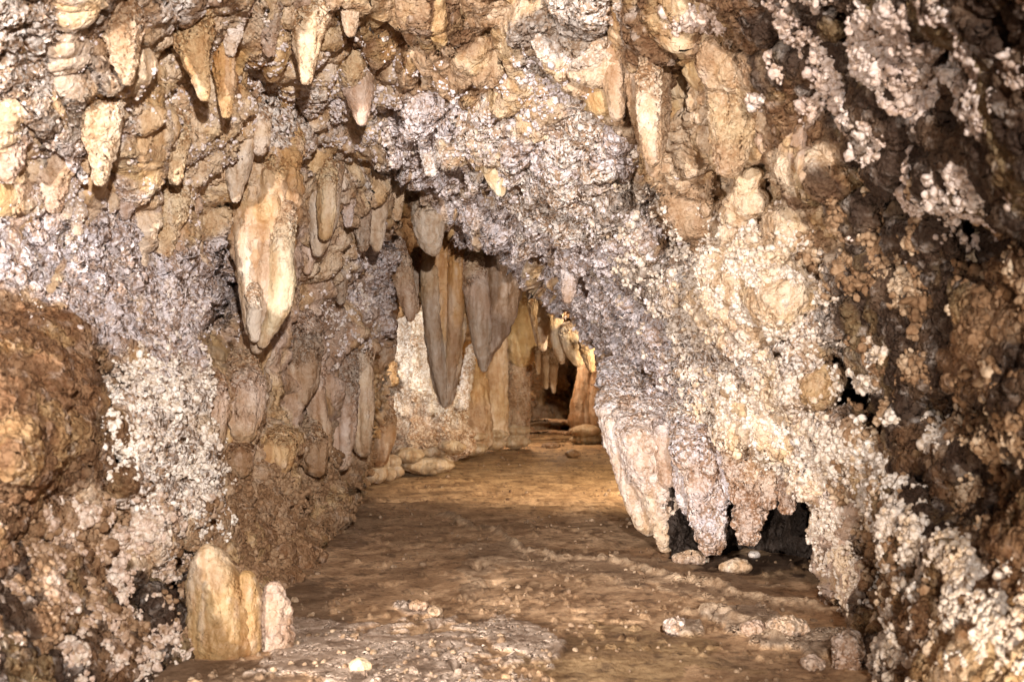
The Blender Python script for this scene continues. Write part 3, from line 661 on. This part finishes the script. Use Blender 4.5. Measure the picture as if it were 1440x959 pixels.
# --- upper left
UL = [
 ('pale grey lilac teardrop stalactite low on the upper left wall', [(190,190,18),(188,225,27),(182,255,24),(178,278,13),(176,293,3)], ('L', 'L', (.52, .44, .42)), .08, .1),
 ('yellow cream stalactite with a dark overhang behind, far upper left', [(128,100,22),(134,135,32),(140,175,27),(142,210,18),(141,245,6)], ('T', 'Y', 'C', 'C'), .3, .2),
 ('yellow streaked drapery below the middle of the upper left wall', [(238,235,24),(236,270,28),(232,310,24),(230,345,14),(226,366,4)], ('C', IV, 'Y', 'C'), .3, .2),
 ('small yellow tipped drip beside the dark slot on the left wall', [(243,150,18),(245,180,20),(246,215,14),(246,245,5)], ('C', 'Y', 'Y'), .35, .2),
 ('tan rough column like stalactite at the top left edge', [(165,-40,22),(166,10,25),(170,50,22),(176,85,15),(180,104,4)], ('T', 'K', 'C'), .35, .15),
 ('broad ochre stalactite hanging from the top left roof', [(262,-30,26),(266,20,28),(272,60,24),(280,95,16),(288,126,5)], ('C', GOLD, GOLD), .2, .15),
 ('narrow orange stalactite right of the broad ochre one', [(308,-30,14),(310,30,14),(314,80,13),(317,120,10),(319,152,3)], (GOLD, GOLD, RUST, GOLD), .15, .1),
 ('pale short stalactite at the top between the orange and the yellow one', [(334,-30,18),(332,10,17),(328,40,11),(324,64,3)], (PALE, 'P', 'W'), .25, .1),
 ('tall pale yellow stalactite at the top edge left of the centre', [(432,-40,24),(433,0,26),(433,40,22),(432,70,15),(431,104,5)], (IV, 'Y', 'C'), .15, .15),
 ('small grey stalactite at the top edge beside the yellow one', [(372,-30,16),(374,10,17),(377,40,11),(380,64,4)], ('G', 'S', 'P'), .3, .1),
 ('pair of fused tan drips at the very top edge left of centre', [(488,-40,14),(489,-10,14),(492,15,11),(494,38,3)], ('C', 'T', PALE), .15, .1),
 ('low pinkish wall drip at the far left edge', [(14,160,18),(15,190,24),(14,220,18),(12,240,6)], ('C', 'P', 'P'), .3, .15),
 ('tan ribbed drip on the left wall below the teardrop', [(75,195,16),(78,230,20),(76,262,15),(76,284,5)], ('P', 'T', 'P'), .35, .2),
 ('short grey wall drip halfway down the far left', [(98,330,14),(100,375,19),(101,410,15),(101,436,5)], ('L', 'L', 'S'), .55, .1),
 ('cream fringe drip at the left lip of the dark slot', [(292,250,11),(294,290,12),(295,325,9),(296,356,3)], ('C', IV, 'C'), .35, .1),
]
for lab, pts, c, cr_, k in UL:
    q = pts[1]
    n_ = len(pts); pts2 = [(pts[0][0], pts[0][1]-45, pts[0][2]*1.25)]+[(a_, b_+(12 if i_ == n_-1 else 0), h_*(.95, .9, .86, .8, .7)[min(i_, 4)]) for i_, (a_, b_, h_) in enumerate(pts)]
    drip('stalactite', lab, 'stalactite', [('body', pts2, off(q[0], q[1], k*.25), dict(cols_=c, crust=cr_+.12, flut=.28, tuck=3, tr=.6, ratio=.9))], G1)
# --- roof, right of centre
drip('stalactite', 'large tan and yellow stalactite with a pale rounded ridge high right of centre', 'stalactite', [
 ('body', [(905,-40,30),(906,30,30),(910,90,28),(912,140,25),(916,190,18),(918,222,10),(919,246,3)], off(905,60,-.04), dict(cols_=('N', 'K', 'T', 'K', 'T'), crust=.4, flut=.15)),
 ('ridge', [(914,78,8),(912,110,13),(912,150,13),(916,200,10),(918,232,4)], off(905,60,.16), dict(cols_=('T', 'C', 'T'), crust=.3, flut=.1))], G1)
drip('stalactite', 'brown shaded stalactite left of the large tan one, deep in its cleft', 'stalactite', [
 ('body', [(862,-40,18),(862,20,19),(862,80,17),(866,130,12),(868,168,4)], off(862,40,.1), dict(cols_=('K', 'T', 'T'), crust=.15, flut=.1))], G1)
drip('stalactite', 'yellowish crusted hanging rib at the upper right', 'stalactite', [
 ('body', [(1030,60,28),(1032,110,34),(1034,160,30),(1030,205,22),(1026,245,8)], off(1032,130,.02), dict(cols_=('K', 'T', (.50,.38,.24), 'T'), crust=.55, flut=.2))], G1)
drip('stalactite', 'thin lilac grey rib running down the roof slope above the yellow fringe', 'stalactite', [
 ('body', [(800,315,10),(801,345,11),(802,380,11),(800,405,8),(799,424,3)], off(801,350,.12), dict(cols_=('L', 'L', 'P'), crust=.35, flut=.1))], G1)
# --- ribs along the lip of the passage (left side)
LIP = [('grey tan drip just left of the curved brown topped stalactite', [(508,215,14),(508,250,13),(509,290,11),(510,325,8),(511,352,3)], 6.5, ('T', 'P', 'S')),
 ('pale narrow drip hanging between the curved and the blunt pale stalactites', [(556,225,12),(556,255,11),(557,285,8),(558,308,3)], 6.9, ('L', 'C', 'C')),
 ('tiny paired drip at the left corner of the roof lip', [(578,240,9),(580,265,8),(582,290,3)], 7.1, ('G', 'C')),
 ('stubby cream drip above the short smooth grey stalactite', [(418,205,15),(419,240,13),(420,270,9),(421,290,3)], 5.9, ('C', 'W', 'C')),
 ('crusted grey drip low between the great stalactite and the passage', [(475,325,12),(476,365,13),(478,400,9),(479,425,3)], 6.7, ('L', 'S', 'S')),
 ('frosted fringe drip at the top middle of the passage lip', [(640,300,12),(643,325,10),(646,346,3)], 7.5, ('W', 'C')),
 ('tan rib with a dark gap on each side at the passage corner', [(548,330,13),(560,365,14),(570,400,12),(576,430,9),(577,450,3)], 7.7, ('P', 'T', 'P')),
 ('narrow grey drip left of the rust topped blade', [(590,350,8),(588,390,9),(585,420,7),(584,440,2)], 8.2, ('T', 'S', 'T')),
 ('small crusty drip under the blunt pale stalactite', [(655,300,16),(662,322,16),(668,338,10),(672,352,3)], 7.4, ('C', 'W', 'C')),
 ('lilac fringe point over the dark wedge tip stalactite', [(722,345,9),(728,370,10),(734,390,7),(738,408,2)], 7.9, ('L', 'L', 'P'))]
for lab, pts, d_, c in LIP:
    drip('stalactite', lab, 'stalactite', [('body', pts, d_, dict(cols_=c, crust=.3, flut=.15))], G1)
# --- yellow fringe at the right of the inner chamber mouth
FR = [('cream fold at the left end of the yellow fringe', [(752,408,9),(756,440,10),(760,470,8),(764,492,3)], 9.2, (GOLD, IV, PALE)),
 ('straight white cream drip in the yellow fringe', [(768,412,9),(767,440,9),(764,465,6),(763,482,2)], 8.9, ('C', (.68, .58, .42), 'C')),
 ('bumpy yellow drip in the middle of the fringe', [(782,415,8),(781,440,9),(782,465,8),(786,490,7),(790,510,2)], 8.8, ('C', IV, 'Y')),
 ('wide smooth cream blade ending the fringe', [(800,455,12),(806,480,15),(811,500,12),(814,514,4)], 8.7, (PALE, (.66, .55, .38), IV)),
 ('small yellow knob at the right end of the fringe', [(824,476,9),(826,494,9),(830,510,6),(832,522,2)], 8.5, (GOLD, IV, GOLD))]
for lab, pts, d_, c in FR:
    drip('stalactite', lab, 'stalactite', [('body', pts, d_, dict(cols_=c, crust=.15, flut=.12))], 'yellow fringe of stalactites')
ST_ = [('thin straw stalactite above the dark gap, left of the pair', [(757,488,3.5),(757,510,3),(757,526,1)]), ('thin straw stalactite beside the dark gap, middle one', [(766,488,5),(767,520,4),(768,546,1)]), ('thin straw stalactite hanging lowest right of the dark gap', [(778,492,6),(778,525,4.5),(779,552,1)])]
for lab, pts in ST_:
    drip('stalactite', lab, 'stalactite', [('body', pts, 11.5, dict(cols_=('K', 'K', 'C'), crust=.1))], G2)
# --- spikes under the hanging mass
HM = dict(flut=.2, ratio=.8, tuck=7, lumpy=.1)
drip('hanging_flowstone', 'big pinkish flowstone mass with a blunt foot and the longest spike', 'flowstone', [
 ('fold', [(866,505,22),(870,550,27),(880,600,32),(892,650,28),(902,700,21),(910,735,17),(912,750,11)], 6.15, dict(HM, cols_=('L', (.66,.59,.56), (.62,.52,.47), (.62,.52,.46), 'C'), crust=.25)),
 ('fold', [(905,520,38),(912,590,42),(922,650,38),(930,695,23),(935,745,12),(936,773,5)], 5.95, dict(HM, cols_=('L', (.66,.58,.55), (.62,.52,.47), (.60,.50,.44), 'C'), crust=.3)),
 ('fold', [(950,560,30),(950,615,26),(946,655,18),(942,685,8)], 5.85, dict(HM, cols_=('L', 'P', 'P'), crust=.4)),
 ('fold', [(884,560,10),(888,610,12),(900,660,10),(908,700,6)], 5.98, dict(HM, cols_=('P', 'C', 'P'), crust=.2))], mat=M_ROCK)
SPK = [('small frosted drip at the left rim of the large black hollow', [(1084,615,12),(1084,660,11),(1083,690,8),(1082,712,3)], 5.2, ('C', 'P'), .9),
 ('short crusted stub under the rim in the middle of the large black hollow', [(1108,650,11),(1108,685,9),(1108,704,7),(1107,720,3)], 5.1, ('P', 'P'), .9),
 ('thin lilac rib tip between the thick knobbly spike and its right neighbour', [(1026,590,11),(1026,640,10),(1026,675,7),(1026,700,2)], 5.45, ('L', 'L'), .7),
 ('tiny lilac drip between the two left spikes of the hanging mass', [(964,630,14),(964,680,12),(966,705,9),(967,722,3)], 5.72, ('L', 'L'), .6),
 ('thick knobbly lilac spike between the two black hollows', [(972,560,36),(984,630,33),(994,680,24),(998,735,21),(1000,760,17),(1001,776,8)], 5.55, ('W', 'L', 'P', 'L', 'P'), .95),
 ('narrower knobbly spike in front of the large black hollow', [(1042,540,50),(1048,605,42),(1052,650,26),(1054,690,20),(1053,735,16),(1052,762,8)], 5.3, ('W', 'C', 'P', 'P'), .95)]
for lab, pts, d_, c, cr_ in SPK:
    drip('stalactite', lab, 'stalactite', [('body', pts, d_, dict(cols_=c, crust=cr_, flut=.16, lumpy=.14, ratio=.75, tuck=5))], 'stalactite spikes under the hanging mass', mat=M_ROCK)

# --- flowstone lobes on the left wall under the great stalactite
LOB = [('smooth tan flowstone tongue below the dark star shaped hole', [(340,495,14),(340,540,26),(341,580,25),(340,605,20),(338,622,10)], ('T', 'P', (.44, .31, .19)), .08),
 ('orange tan rounded flowstone lump low on the left wall', [(386,596,18),(386,620,24),(388,645,21),(390,668,10)], ((.46, .30, .16), (.50, .33, .17), (.44, .28, .15)), .1),
 ('grey streaked flowstone tongue right of the dark star shaped hole', [(412,430,28),(414,480,32),(416,530,27),(410,570,20),(406,600,8)], ('P', 'S', 'K', 'P'), .1),
 ('ribbed grey flowstone pleat beside the rounded lump', [(438,400,13),(440,460,13),(440,520,12),(444,570,13),(452,610,12),(458,640,6)], ('P', 'P', 'T'), .08),
 ('small ledge like flowstone lump under the tan tongue', [(330,615,14),(334,635,19),(338,655,16),(340,668,6)], ('K', 'N', 'K'), .06),
 ('tall pale flowstone column on the wall between the ribbed pleat and the passage', [(480,470,14),(482,520,17),(482,570,17),(480,620,16),(478,660,10)], ('P', 'S', 'P', 'T'), .1),
 ('narrow cream flowstone rib running down beside the passage corner', [(505,400,11),(506,460,13),(508,520,13),(510,580,12),(510,640,9)], ('L', 'P', 'C', 'T'), .1),
 ('wrinkled orange tan flowstone foot under the grey streaked tongue', [(425,585,16),(432,615,22),(440,640,20),(448,668,10)], ((.44, .31, .2), 'K', 'N'), .08),
 ('short pale flowstone tongue left of the tan one', [(296,520,12),(298,560,18),(300,600,15),(302,630,7)], ('T', 'P', 'K'), .1),
 ('smooth grey lobe on the wall corner left of the white column', [(530,440,14),(534,470,20),(533,500,19),(528,522,9)], ('T', 'S', 'T'), .06),
 ('tall tan flowstone rib at the passage corner above the round beads', [(535,555,14),(533,590,19),(531,625,18),(530,655,12)], ('P', 'K', 'T', 'F'), .05)]
for lab, pts, c, k in LOB:
    q = pts[1]; dd = min(shell(p[0], p[1]) for p in pts[1:-1])
    drip('flowstone', lab, 'flowstone', [('body', pts, dd-k, dict(cols_=c, crust=.15, flut=.28, ratio=.7, tuck=2.5, tr=.5))], 'flowstone lobes on the left wall')

# ================================================================== COLUMNS OF THE INNER CHAMBER
LG_ = dict(cols_=((.50, .40, .28), (.40, .30, .19)), flut=.13, crust=.1, lumpy=.1, lump_f=16, ratio=.65, tuck=0, stretch=.02)
def bead(x, y, rx, ry):
    rx *= 1.22; ry *= .98
    return [(x, y-ry, rx*.6), (x, y-ry*.5, rx), (x, y, rx*1.04), (x, y+ry*.6, rx*.95), (x, y+ry, rx*.55)]
BD_ = dict(cols_=((.46, .37, .27), (.36, .27, .18)), flut=.1, crust=.12, lumpy=.3, lump_f=9, tuck=0)
def column(label, shaft, d, shaft_kw, beads, extra=()):
    shaft_kw = dict(shaft_kw, tuck=0)
    limbs = [('shaft', shaft, d, shaft_kw)]+[(n_, p_, d+dd_, k_) for n_, p_, dd_, k_ in extra]
    limbs += [('rim_ledge', [(b[0], b[1]-b[3], b[2]*.7), (b[0], b[1]-b[3]*.55, b[2]), (b[0], b[1]+b[3]*.2, b[2]*1.03), (b[0], b[1]+b[3]*.75, b[2]*.92), (b[0], b[1]+b[3], b[2]*.7)], d-(b[4] if len(b) > 4 else .1), LG_) for b in beads]
    return drip('column', label, 'column', limbs, 'columns of the inner chamber')
column('bright white crusted column behind the rust topped blade, on a beaded foot', [(590,415,26),(592,470,32),(594,520,36),(600,560,42),(606,600,46),(606,655,48)], 9.55,
       dict(cols_=((.68, .62, .55), (.76, .71, .64), (.76, .70, .61), (.55, .42, .30), (.42, .31, .22)), crust=.9, flut=.28, lumpy=.3, ratio=.6, lump_f=6),
       [(602,634,54,9,.12),(600,653,50,13,.16),(636,628,24,7,.3),(574,640,24,9,.3)],
       extra=[('ridge', [(664,485,4),(660,510,6),(655,540,7),(648,575,8)], -.1, dict(cols_=((.7, .62, .54), (.72, .66, .6)), crust=.8))])
column('orange tan column with a wide foot between the white column and the pale one', [(662,480,16),(660,520,22),(659,560,27),(660,600,29),(660,640,30)], 10.8,
       dict(cols_=(RUST, GOLD, 'T', (.44, .31, .19)), crust=.2, flut=.1, lumpy=.08), [(662,614,31,8,.1),(662,631,30,9,.12)])
column('smooth pale ochre column in the middle of the inner chamber', [(694,440,12),(693,480,19),(692,530,20),(694,580,19),(695,625,18)], 11.3,
       dict(cols_=(PALE, 'C', GOLD, 'C'), crust=.08, flut=.08, lumpy=.06), [(695,611,21,7,.08),(695,624,20,8,.1)])
column('wrinkled ochre column with a smooth bulging cap, right of the pale one', [(730,505,16),(726,530,18),(725,570,18),(725,600,18),(725,625,19)], 11.8,
       dict(cols_=('C', 'T', 'K', 'C'), crust=.6, flut=.08, lumpy=.12), [(726,606,23,7,.08),(726,621,22,9,.1)],
       extra=[('cap', [(736,405,10),(734,440,20),(735,470,25),(736,495,22),(733,515,12)], -.1, dict(cols_=(GOLD, (.62, .46, .25), (.64, .49, .28)), flut=.08, crust=.05, ratio=.7))])
column('dim pair of fused columns at the far right of the inner chamber on a round shelf', [(826,505,9),(824,540,14),(822,575,18),(820,605,22)], 12.6,
       dict(cols_=('T', 'K', 'K'), crust=.1, flut=.18), [(824,606,30,8,.2),(826,618,30,8,.15)],
       extra=[('shaft', [(842,510,10),(843,545,12),(842,580,13),(842,605,12)], -.1, dict(cols_=('K', 'T', 'K'), flut=.14))])
# beaded shelf at the wall corner, and the far ledge
drip('flowstone', 'cluster of small round beads at the wall corner left of the white column', 'flowstone',
     [('rim_bead', bead(x, y, r, r*1.05), dd, BD_) for x, y, r, dd in [(520,652,9,8.8),(535,648,10,8.9),(550,650,9,9.0),(516,668,9,8.7),(530,667,10,8.8),(545,666,9,8.9),(556,663,8,9.0)]])
drip('flowstone', 'low tan ledge against the far wall of the inner chamber', 'flowstone',
     [('ledge', [(735,597,4),(750,592,9),(770,590,10),(792,592,9),(803,597,4)], 12.9, dict(cols_=('K', 'K'), flut=.05, ratio=1.0, crust=.2)),
      ('ledge', [(735,611,4),(750,608,8),(770,607,9),(792,608,8),(803,611,4)], 12.7, dict(cols_=('N', 'K'), flut=.05, ratio=1.0, crust=.2))])

# ================================================================== STALAGMITES AND STONES
TANM = (.36, .235, .11)
drip('stalagmite', 'tall smooth ochre stalagmite with a side lobe standing at the foot of the left wall', 'stalagmite', [
 ('body', [(296,768,7),(296,778,17),(300,800,29),(304,830,37),(309,870,41),(312,895,42),(312,912,44),(313,935,48)], 4.12, dict(cols_=((.40, .31, .21), TANM, (.38, .26, .135), TANM, (.36, .23, .12)), flut=.07, crust=.08, ratio=.75, tuck=0)),
 ('side_lobe', [(346,806,6),(350,820,10),(349,850,14),(346,885,16),(345,920,16)], 4.12, dict(cols_=(TANM, (.44, .28, .13), TANM), flut=.1, crust=.1, tuck=.3))], 'stalagmites at the foot of the left wall')
drip('stalagmite', 'smaller knobbly pinkish stalagmite right of the tall ochre one', 'stalagmite', [
 ('body', [(386,821,6),(386,830,11),(385,850,15),(386,875,18),(387,892,20),(387,906,21),(387,920,22)], 4.18, dict(cols_=('P', (.56, .42, .32), 'P', (.5, .37, .27)), flut=.16, crust=.2, lumpy=.22, lump_f=30, bands=.045, tuck=0))], 'stalagmites at the foot of the left wall')
def stone(label, pts, d, c, crust=.2, ratio=1.0, name='stone', **kw):
    o = drip(name, label, name, [('body', pts, d, dict(cols_=c, crust=crust, ratio=ratio, flut=.12, lumpy=.2, lump_f=22, tuck=0, **kw))], 'stones lying on the mud floor')
    o.location.z += floor_z(pts[2][0], CY+F*CAMZ/d); return o
def mound(x, y, hw, h): return [(x, y-h, hw*.35), (x, y-h*.7, hw*.7), (x, y-h*.3, hw*.95), (x, y+h*.3, hw), (x, y+h*.6, hw*.8)]
def dfl(py): return F*CAMZ/(py-CY)
stone('round pale pebble casting a long shadow on the mineral plates at the front', mound(506,945,11,9), dfl(950)-.0, ((.50, .41, .28), (.38, .28, .18)), .05)
stone('long flat pale slab under the hanging spikes', mound(972,789,36,9), dfl(794), ('C', 'P'), .5, .5)
stone('small pale peaked rock right of the long slab', mound(1036,801,25,12), dfl(805), ('C', (.5, .38, .27)), .15, .7)
stone('tiny white stone behind the peaked rock in the hollow', mound(1062,778,6,4), dfl(781), ('W', 'W'), .1)
stone('knobbly pale rock on the floor near the right pillar', mound(1108,890,28,13), dfl(897), ('C', 'P'), .5, .8)
stone('flat lumpy rock left of the knobbly pale rock', mound(1062,889,18,8), dfl(894), ('P', 'T'), .5, .8)
stone('pale crusted boulder at the foot of the right pillar', [(1196,888,7),(1194,902,13),(1196,922,17),(1198,942,19),(1199,955,18)], dfl(935), ('G', 'P', 'K'), .75, .9)
stone('small tan stone beside the crusted boulder', mound(1145,930,14,8), dfl(936), ('P', 'K'), .4)
stone('flat pale plate fragment lying at the rear edge of the front plates', mound(588,858,20,4), dfl(861), ('K', 'P'), .3, .8)
stone('small chip leaning on the flat plate fragment', mound(612,861,10,4), dfl(864), ('K', 'C'), .3)
stone('small white crusted stone on the floor right of the crack', mound(948,880,13,9), dfl(886), ('W', 'P'), .8)
stone('tan wedge shaped rock at the back of the floor below the dim columns', mound(806,640,10,6), dfl(644), ('K', 'T'), .1)
stone('low brown mound in front of the far ledge', mound(775,628,16,4), dfl(630), ('K', 'K'), .2)

# ================================================================== POPCORN: countless knobs grown on the walls
def knob_group():
    ng = bpy.data.node_groups.new('knobs', 'GeometryNodeTree')
    ng.interface.new_socket('Geometry', in_out='INPUT', socket_type='NodeSocketGeometry')
    ng.interface.new_socket('Geometry', in_out='OUTPUT', socket_type='NodeSocketGeometry')
    N_ = ng.nodes; L = ng.links.new
    gi = N_.new('NodeGroupInput'); go = N_.new('NodeGroupOutput')
    geos = []
    for s in range(3):
        ic = N_.new('GeometryNodeMeshIcoSphere'); ic.inputs['Radius'].default_value = 1; ic.inputs['Subdivisions'].default_value = 3
        nz = N_.new('ShaderNodeTexNoise'); nz.noise_dimensions = '4D'; nz.inputs['W'].default_value = s*3.3+1; nz.inputs['Scale'].default_value = 1.5; nz.inputs['Detail'].default_value = 4; nz.inputs['Roughness'].default_value = .6
        nm = N_.new('GeometryNodeInputNormal')
        a = N_.new('ShaderNodeMath'); a.operation = 'SUBTRACT'; L(nz.outputs['Fac'], a.inputs[0]); a.inputs[1].default_value = .5
        b = N_.new('ShaderNodeMath'); b.operation = 'MULTIPLY'; L(a.outputs[0], b.inputs[0]); b.inputs[1].default_value = 1.7
        v = N_.new('ShaderNodeVectorMath'); v.operation = 'SCALE'; L(nm.outputs[0], v.inputs[0]); L(b.outputs[0], v.inputs['Scale'])
        sp_ = N_.new('GeometryNodeSetPosition'); L(ic.outputs['Mesh'], sp_.inputs['Geometry']); L(v.outputs[0], sp_.inputs['Offset'])
        ss = N_.new('GeometryNodeSetShadeSmooth'); L(sp_.outputs[0], ss.inputs[0])
        mt = N_.new('GeometryNodeSetMaterial'); mt.inputs['Material'].default_value = M_POP; L(ss.outputs[0], mt.inputs[0])
        geos.append(mt.outputs[0])
    g2i = N_.new('GeometryNodeGeometryToInstance')
    for g in geos[::-1]: L(g, g2i.inputs[0])
    iop = N_.new('GeometryNodeInstanceOnPoints'); L(gi.outputs[0], iop.inputs['Points']); L(g2i.outputs[0], iop.inputs['Instance'])
    iop.inputs['Pick Instance'].default_value = True
    rs = N_.new('FunctionNodeRandomValue'); rs.data_type = 'FLOAT_VECTOR'; rs.inputs[0].default_value = (.6, .6, .7); rs.inputs[1].default_value = (1.25, 1.25, 1.5)
    vs = N_.new('ShaderNodeVectorMath'); vs.operation = 'SCALE'; L(rs.outputs[0], vs.inputs[0])
    rv = N_.new('FunctionNodeRandomValue'); rv.data_type = 'FLOAT_VECTOR'; rv.inputs[0].default_value = (0, 0, 0); rv.inputs[1].default_value = (6.28, 6.28, 6.28)
    L(rv.outputs[0], iop.inputs['Rotation'])
    na = N_.new('GeometryNodeInputNamedAttribute'); na.data_type = 'FLOAT'; na.inputs[0].default_value = 'size'
    L(na.outputs[0], vs.inputs['Scale']); L(vs.outputs[0], iop.inputs['Scale'])
    L(iop.outputs[0], go.inputs[0])
    return ng
KN = knob_group()
Nf = normals_grid(VFg); 
if Nf[..., 1].mean() > 0: Nf = -Nf
Nf = Nf.reshape(-1, 3)
aliveV = (SDm > 6).ravel() & (VF[:, 2] > -.02) & (GX.ravel() > -60) & (GX.ravel() < 1500) & (GY.ravel() > -60) & (GY.ravel() < 1020)
def popcorn(name, label, zones, n, size_px, thr, cols_, clump=7, cs=6, reach=2.2):
    """n clumps of knobs; zones = (px, py, rx, ry, rot, weight)"""
    prob = np.zeros(len(VF))
    for (x, y, rx, ry, rot, wgt) in zones:
        c, s = math.cos(radians(rot)), math.sin(radians(rot))
        u = ((GX-x)*c+(GY-y)*s)/rx; v = (-(GX-x)*s+(GY-y)*c)/ry
        prob = np.maximum(prob, wgt*np.exp(-(u*u+v*v)**2).ravel())
    nz = fbm(VF*cs, 3, 401+n % 97)
    prob *= sm(nz, thr, thr+.12)*aliveV; prob /= prob.sum()
    r = np.random.default_rng(n)
    c = r.choice(len(VF), n, p=prob)
    P0 = VF[c]; N0 = Nf[c]; dist = P0[:, 1]; R0 = size_px*dist/F*.5*r.uniform(.6, 1.35, n)
    reps = r.integers(max(2, clump-4), clump+4, n)
    idx = np.repeat(np.arange(n), reps); m_ = len(idx)
    o = r.normal(size=(m_, 3)); o /= np.linalg.norm(o, axis=1)[:, None]; o *= r.uniform(.3, 1, m_)[:, None]
    dn = (o*N0[idx]).sum(1); o = o-N0[idx]*(np.minimum(dn, 0)*1.4)[:, None]
    pos = P0[idx]+o*(R0[idx]*reach)[:, None]+N0[idx]*(R0[idx]*.5)[:, None]
    size = R0[idx]*np.clip(np.exp(r.normal(-.62, .42, m_)), .18, 1.3)
    cc = np.array([PIG[x] if isinstance(x, str) else x for x in cols_]); tv = np.clip(.5+.9*fbm(pos*5, 3, 77)+r.normal(0, .12, m_), 0, 1)
    kk = np.linspace(0, 1, len(cc)); pg = np.stack([np.interp(tv, kk, cc[:, a]) for a in range(3)], 1)
    me = bpy.data.meshes.new(name); me.vertices.add(m_); me.vertices.foreach_set('co', pos.astype(np.float32).ravel())
    a = me.attributes.new('size', 'FLOAT', 'POINT'); a.data.foreach_set('value', size.astype(np.float32))
    a = me.attributes.new('pig', 'FLOAT_COLOR', 'POINT'); q = np.ones((m_, 4), np.float32); q[:, :3] = pg; a.data.foreach_set('color', q.ravel())
    me.materials.append(M_POP)
    ob = bpy.data.objects.new(name, me); sc.collection.objects.link(ob)
    md = ob.modifiers.new('knobs', 'NODES'); md.node_group = KN
    return tag(ob, label, 'cave popcorn', kind='stuff')
WH = (.64, .56, .49)
popcorn('popcorn_crust', 'white and pinkish knob clusters scattered over the dark upper right wall',
        [(1200,80,130,90,20,1),(1330,60,110,90,0,1),(1400,180,70,130,0,1),(1330,230,90,110,20,.9),(1020,15,60,16,0,.6)], 3400, 11, .04, ((.50,.40,.36), 'P', (.60,.50,.45), (.64, .55, .50)), 9, 5)
popcorn('popcorn_crust', 'glaring white knob crust running diagonally down the lower right wall',
        [(1200,640,90,22,30,1),(1290,750,110,26,48,1),(1360,850,110,70,20,1),(1270,930,90,40,-20,.9),(1215,515,34,36,0,.7),(1310,610,40,20,30,.5)], 4600, 10, -.04, ('C', WH, WH, (.72, .66, .6)), 8, 8)
popcorn('popcorn_crust', 'brown and ochre knobs on the shaded right wall',
        [(1380,450,80,130,0,1),(1300,420,70,140,0,.6),(1400,650,80,90,0,.8),(1250,730,50,160,-15,.6),(1200,330,60,80,0,.5)], 2300, 11, .1, ('B', 'N', 'K', 'C'), 8, 6)
popcorn('popcorn_crust', 'dense pale fine crust on the bulge right of the hanging mass',
        [(1050,420,100,90,-20,1),(1060,560,100,70,-25,1),(1130,640,80,50,20,.8),(930,330,60,120,-25,.3),(1170,770,44,110,0,.6)], 7000, 7, -.12, ('C', (.56,.48,.41), WH, WH), 7, 9)
popcorn('popcorn_crust', 'square patch of white knobs on the left wall above the brown overhang',
        [(215,590,72,80,0,1),(260,680,50,70,-10,1)], 4600, 6.5, -.22, (WH, (.72, .66, .6), (.76, .70, .64)), 7, 10)
popcorn('popcorn_crust', 'tan and pinkish knobs covering the bottom left wall in rows',
        [(110,750,150,40,-8,1),(100,860,150,90,0,.8),(230,800,40,60,0,.6)], 3300, 9, .05, ('B', 'K', 'P', WH, 'P'), 9, 8)
popcorn('popcorn_crust', 'brown grainy crust on the low left wall behind the stalagmites',
        [(340,760,70,70,0,1),(420,700,80,80,0,.6),(330,680,40,50,0,.7)], 2400, 6.5, .0, ('B', 'N', 'K'), 7, 8)
popcorn('popcorn_crust', 'grey lilac frost on the roof above the passage',
        [(700,190,180,70,20,1),(860,330,110,80,40,.8),(870,480,60,90,-20,.8),(560,130,130,50,0,.6),(800,100,80,60,0,.6)], 8000, 5, .0, ('G', 'L', 'L', (.66, .60, .60)), 6, 9)
popcorn('popcorn_crust', 'pale frosty grains over the upper left wall',
        [(100,380,150,80,0,1),(240,430,120,60,0,1),(60,180,90,200,0,.9),(200,130,140,150,0,.8),(420,110,130,110,0,.9),(480,430,50,80,0,.8)], 15000, 4.5, -.08, ('S', 'L', 'W', 'L'), 6, 9)
# grit and chips on the mud
r = np.random.default_rng(5); n_ = 2600
gpx = r.uniform(260, 1240, n_); gpy = CY+F*CAMZ/(3.5+9*r.uniform(0, 1, n_)**1.5)
dense = fbm(np.stack([gpx/90, gpy/22, gpx*0], 1), 3, 601); ok = dense > .02
gpx, gpy = gpx[ok], gpy[ok]; gd = F*CAMZ/(gpy-CY); zz = z.reshape(FX.shape)
ii = np.clip(np.searchsorted(rows, gd), 0, len(rows)-1); jj = np.clip(np.searchsorted(cols, gpx), 0, len(cols)-1)
gp = np.stack([(gpx-CX)*gd/F, gd, zz[ii, jj]+.004], 1); sz = np.clip(np.exp(r.normal(-5.2, .5, len(gp))), .002, .016)
me = bpy.data.meshes.new('gravel'); me.vertices.add(len(gp)); me.vertices.foreach_set('co', gp.astype(np.float32).ravel())
a = me.attributes.new('size', 'FLOAT', 'POINT'); a.data.foreach_set('value', sz.astype(np.float32))
tv = r.uniform(0, 1, len(gp))[:, None]; q = np.ones((len(gp), 4), np.float32); q[:, :3] = np.array((.20, .13, .08))*(1-tv)+np.array((.34, .25, .17))*tv
a = me.attributes.new('pig', 'FLOAT_COLOR', 'POINT'); a.data.foreach_set('color', q.ravel()); me.materials.append(M_POP)
ob = bpy.data.objects.new('gravel', me); sc.collection.objects.link(ob); md = ob.modifiers.new('chips', 'NODES'); md.node_group = KN
tag(ob, 'small brown and pale chips of stone strewn over the mud floor', 'gravel', kind='stuff')
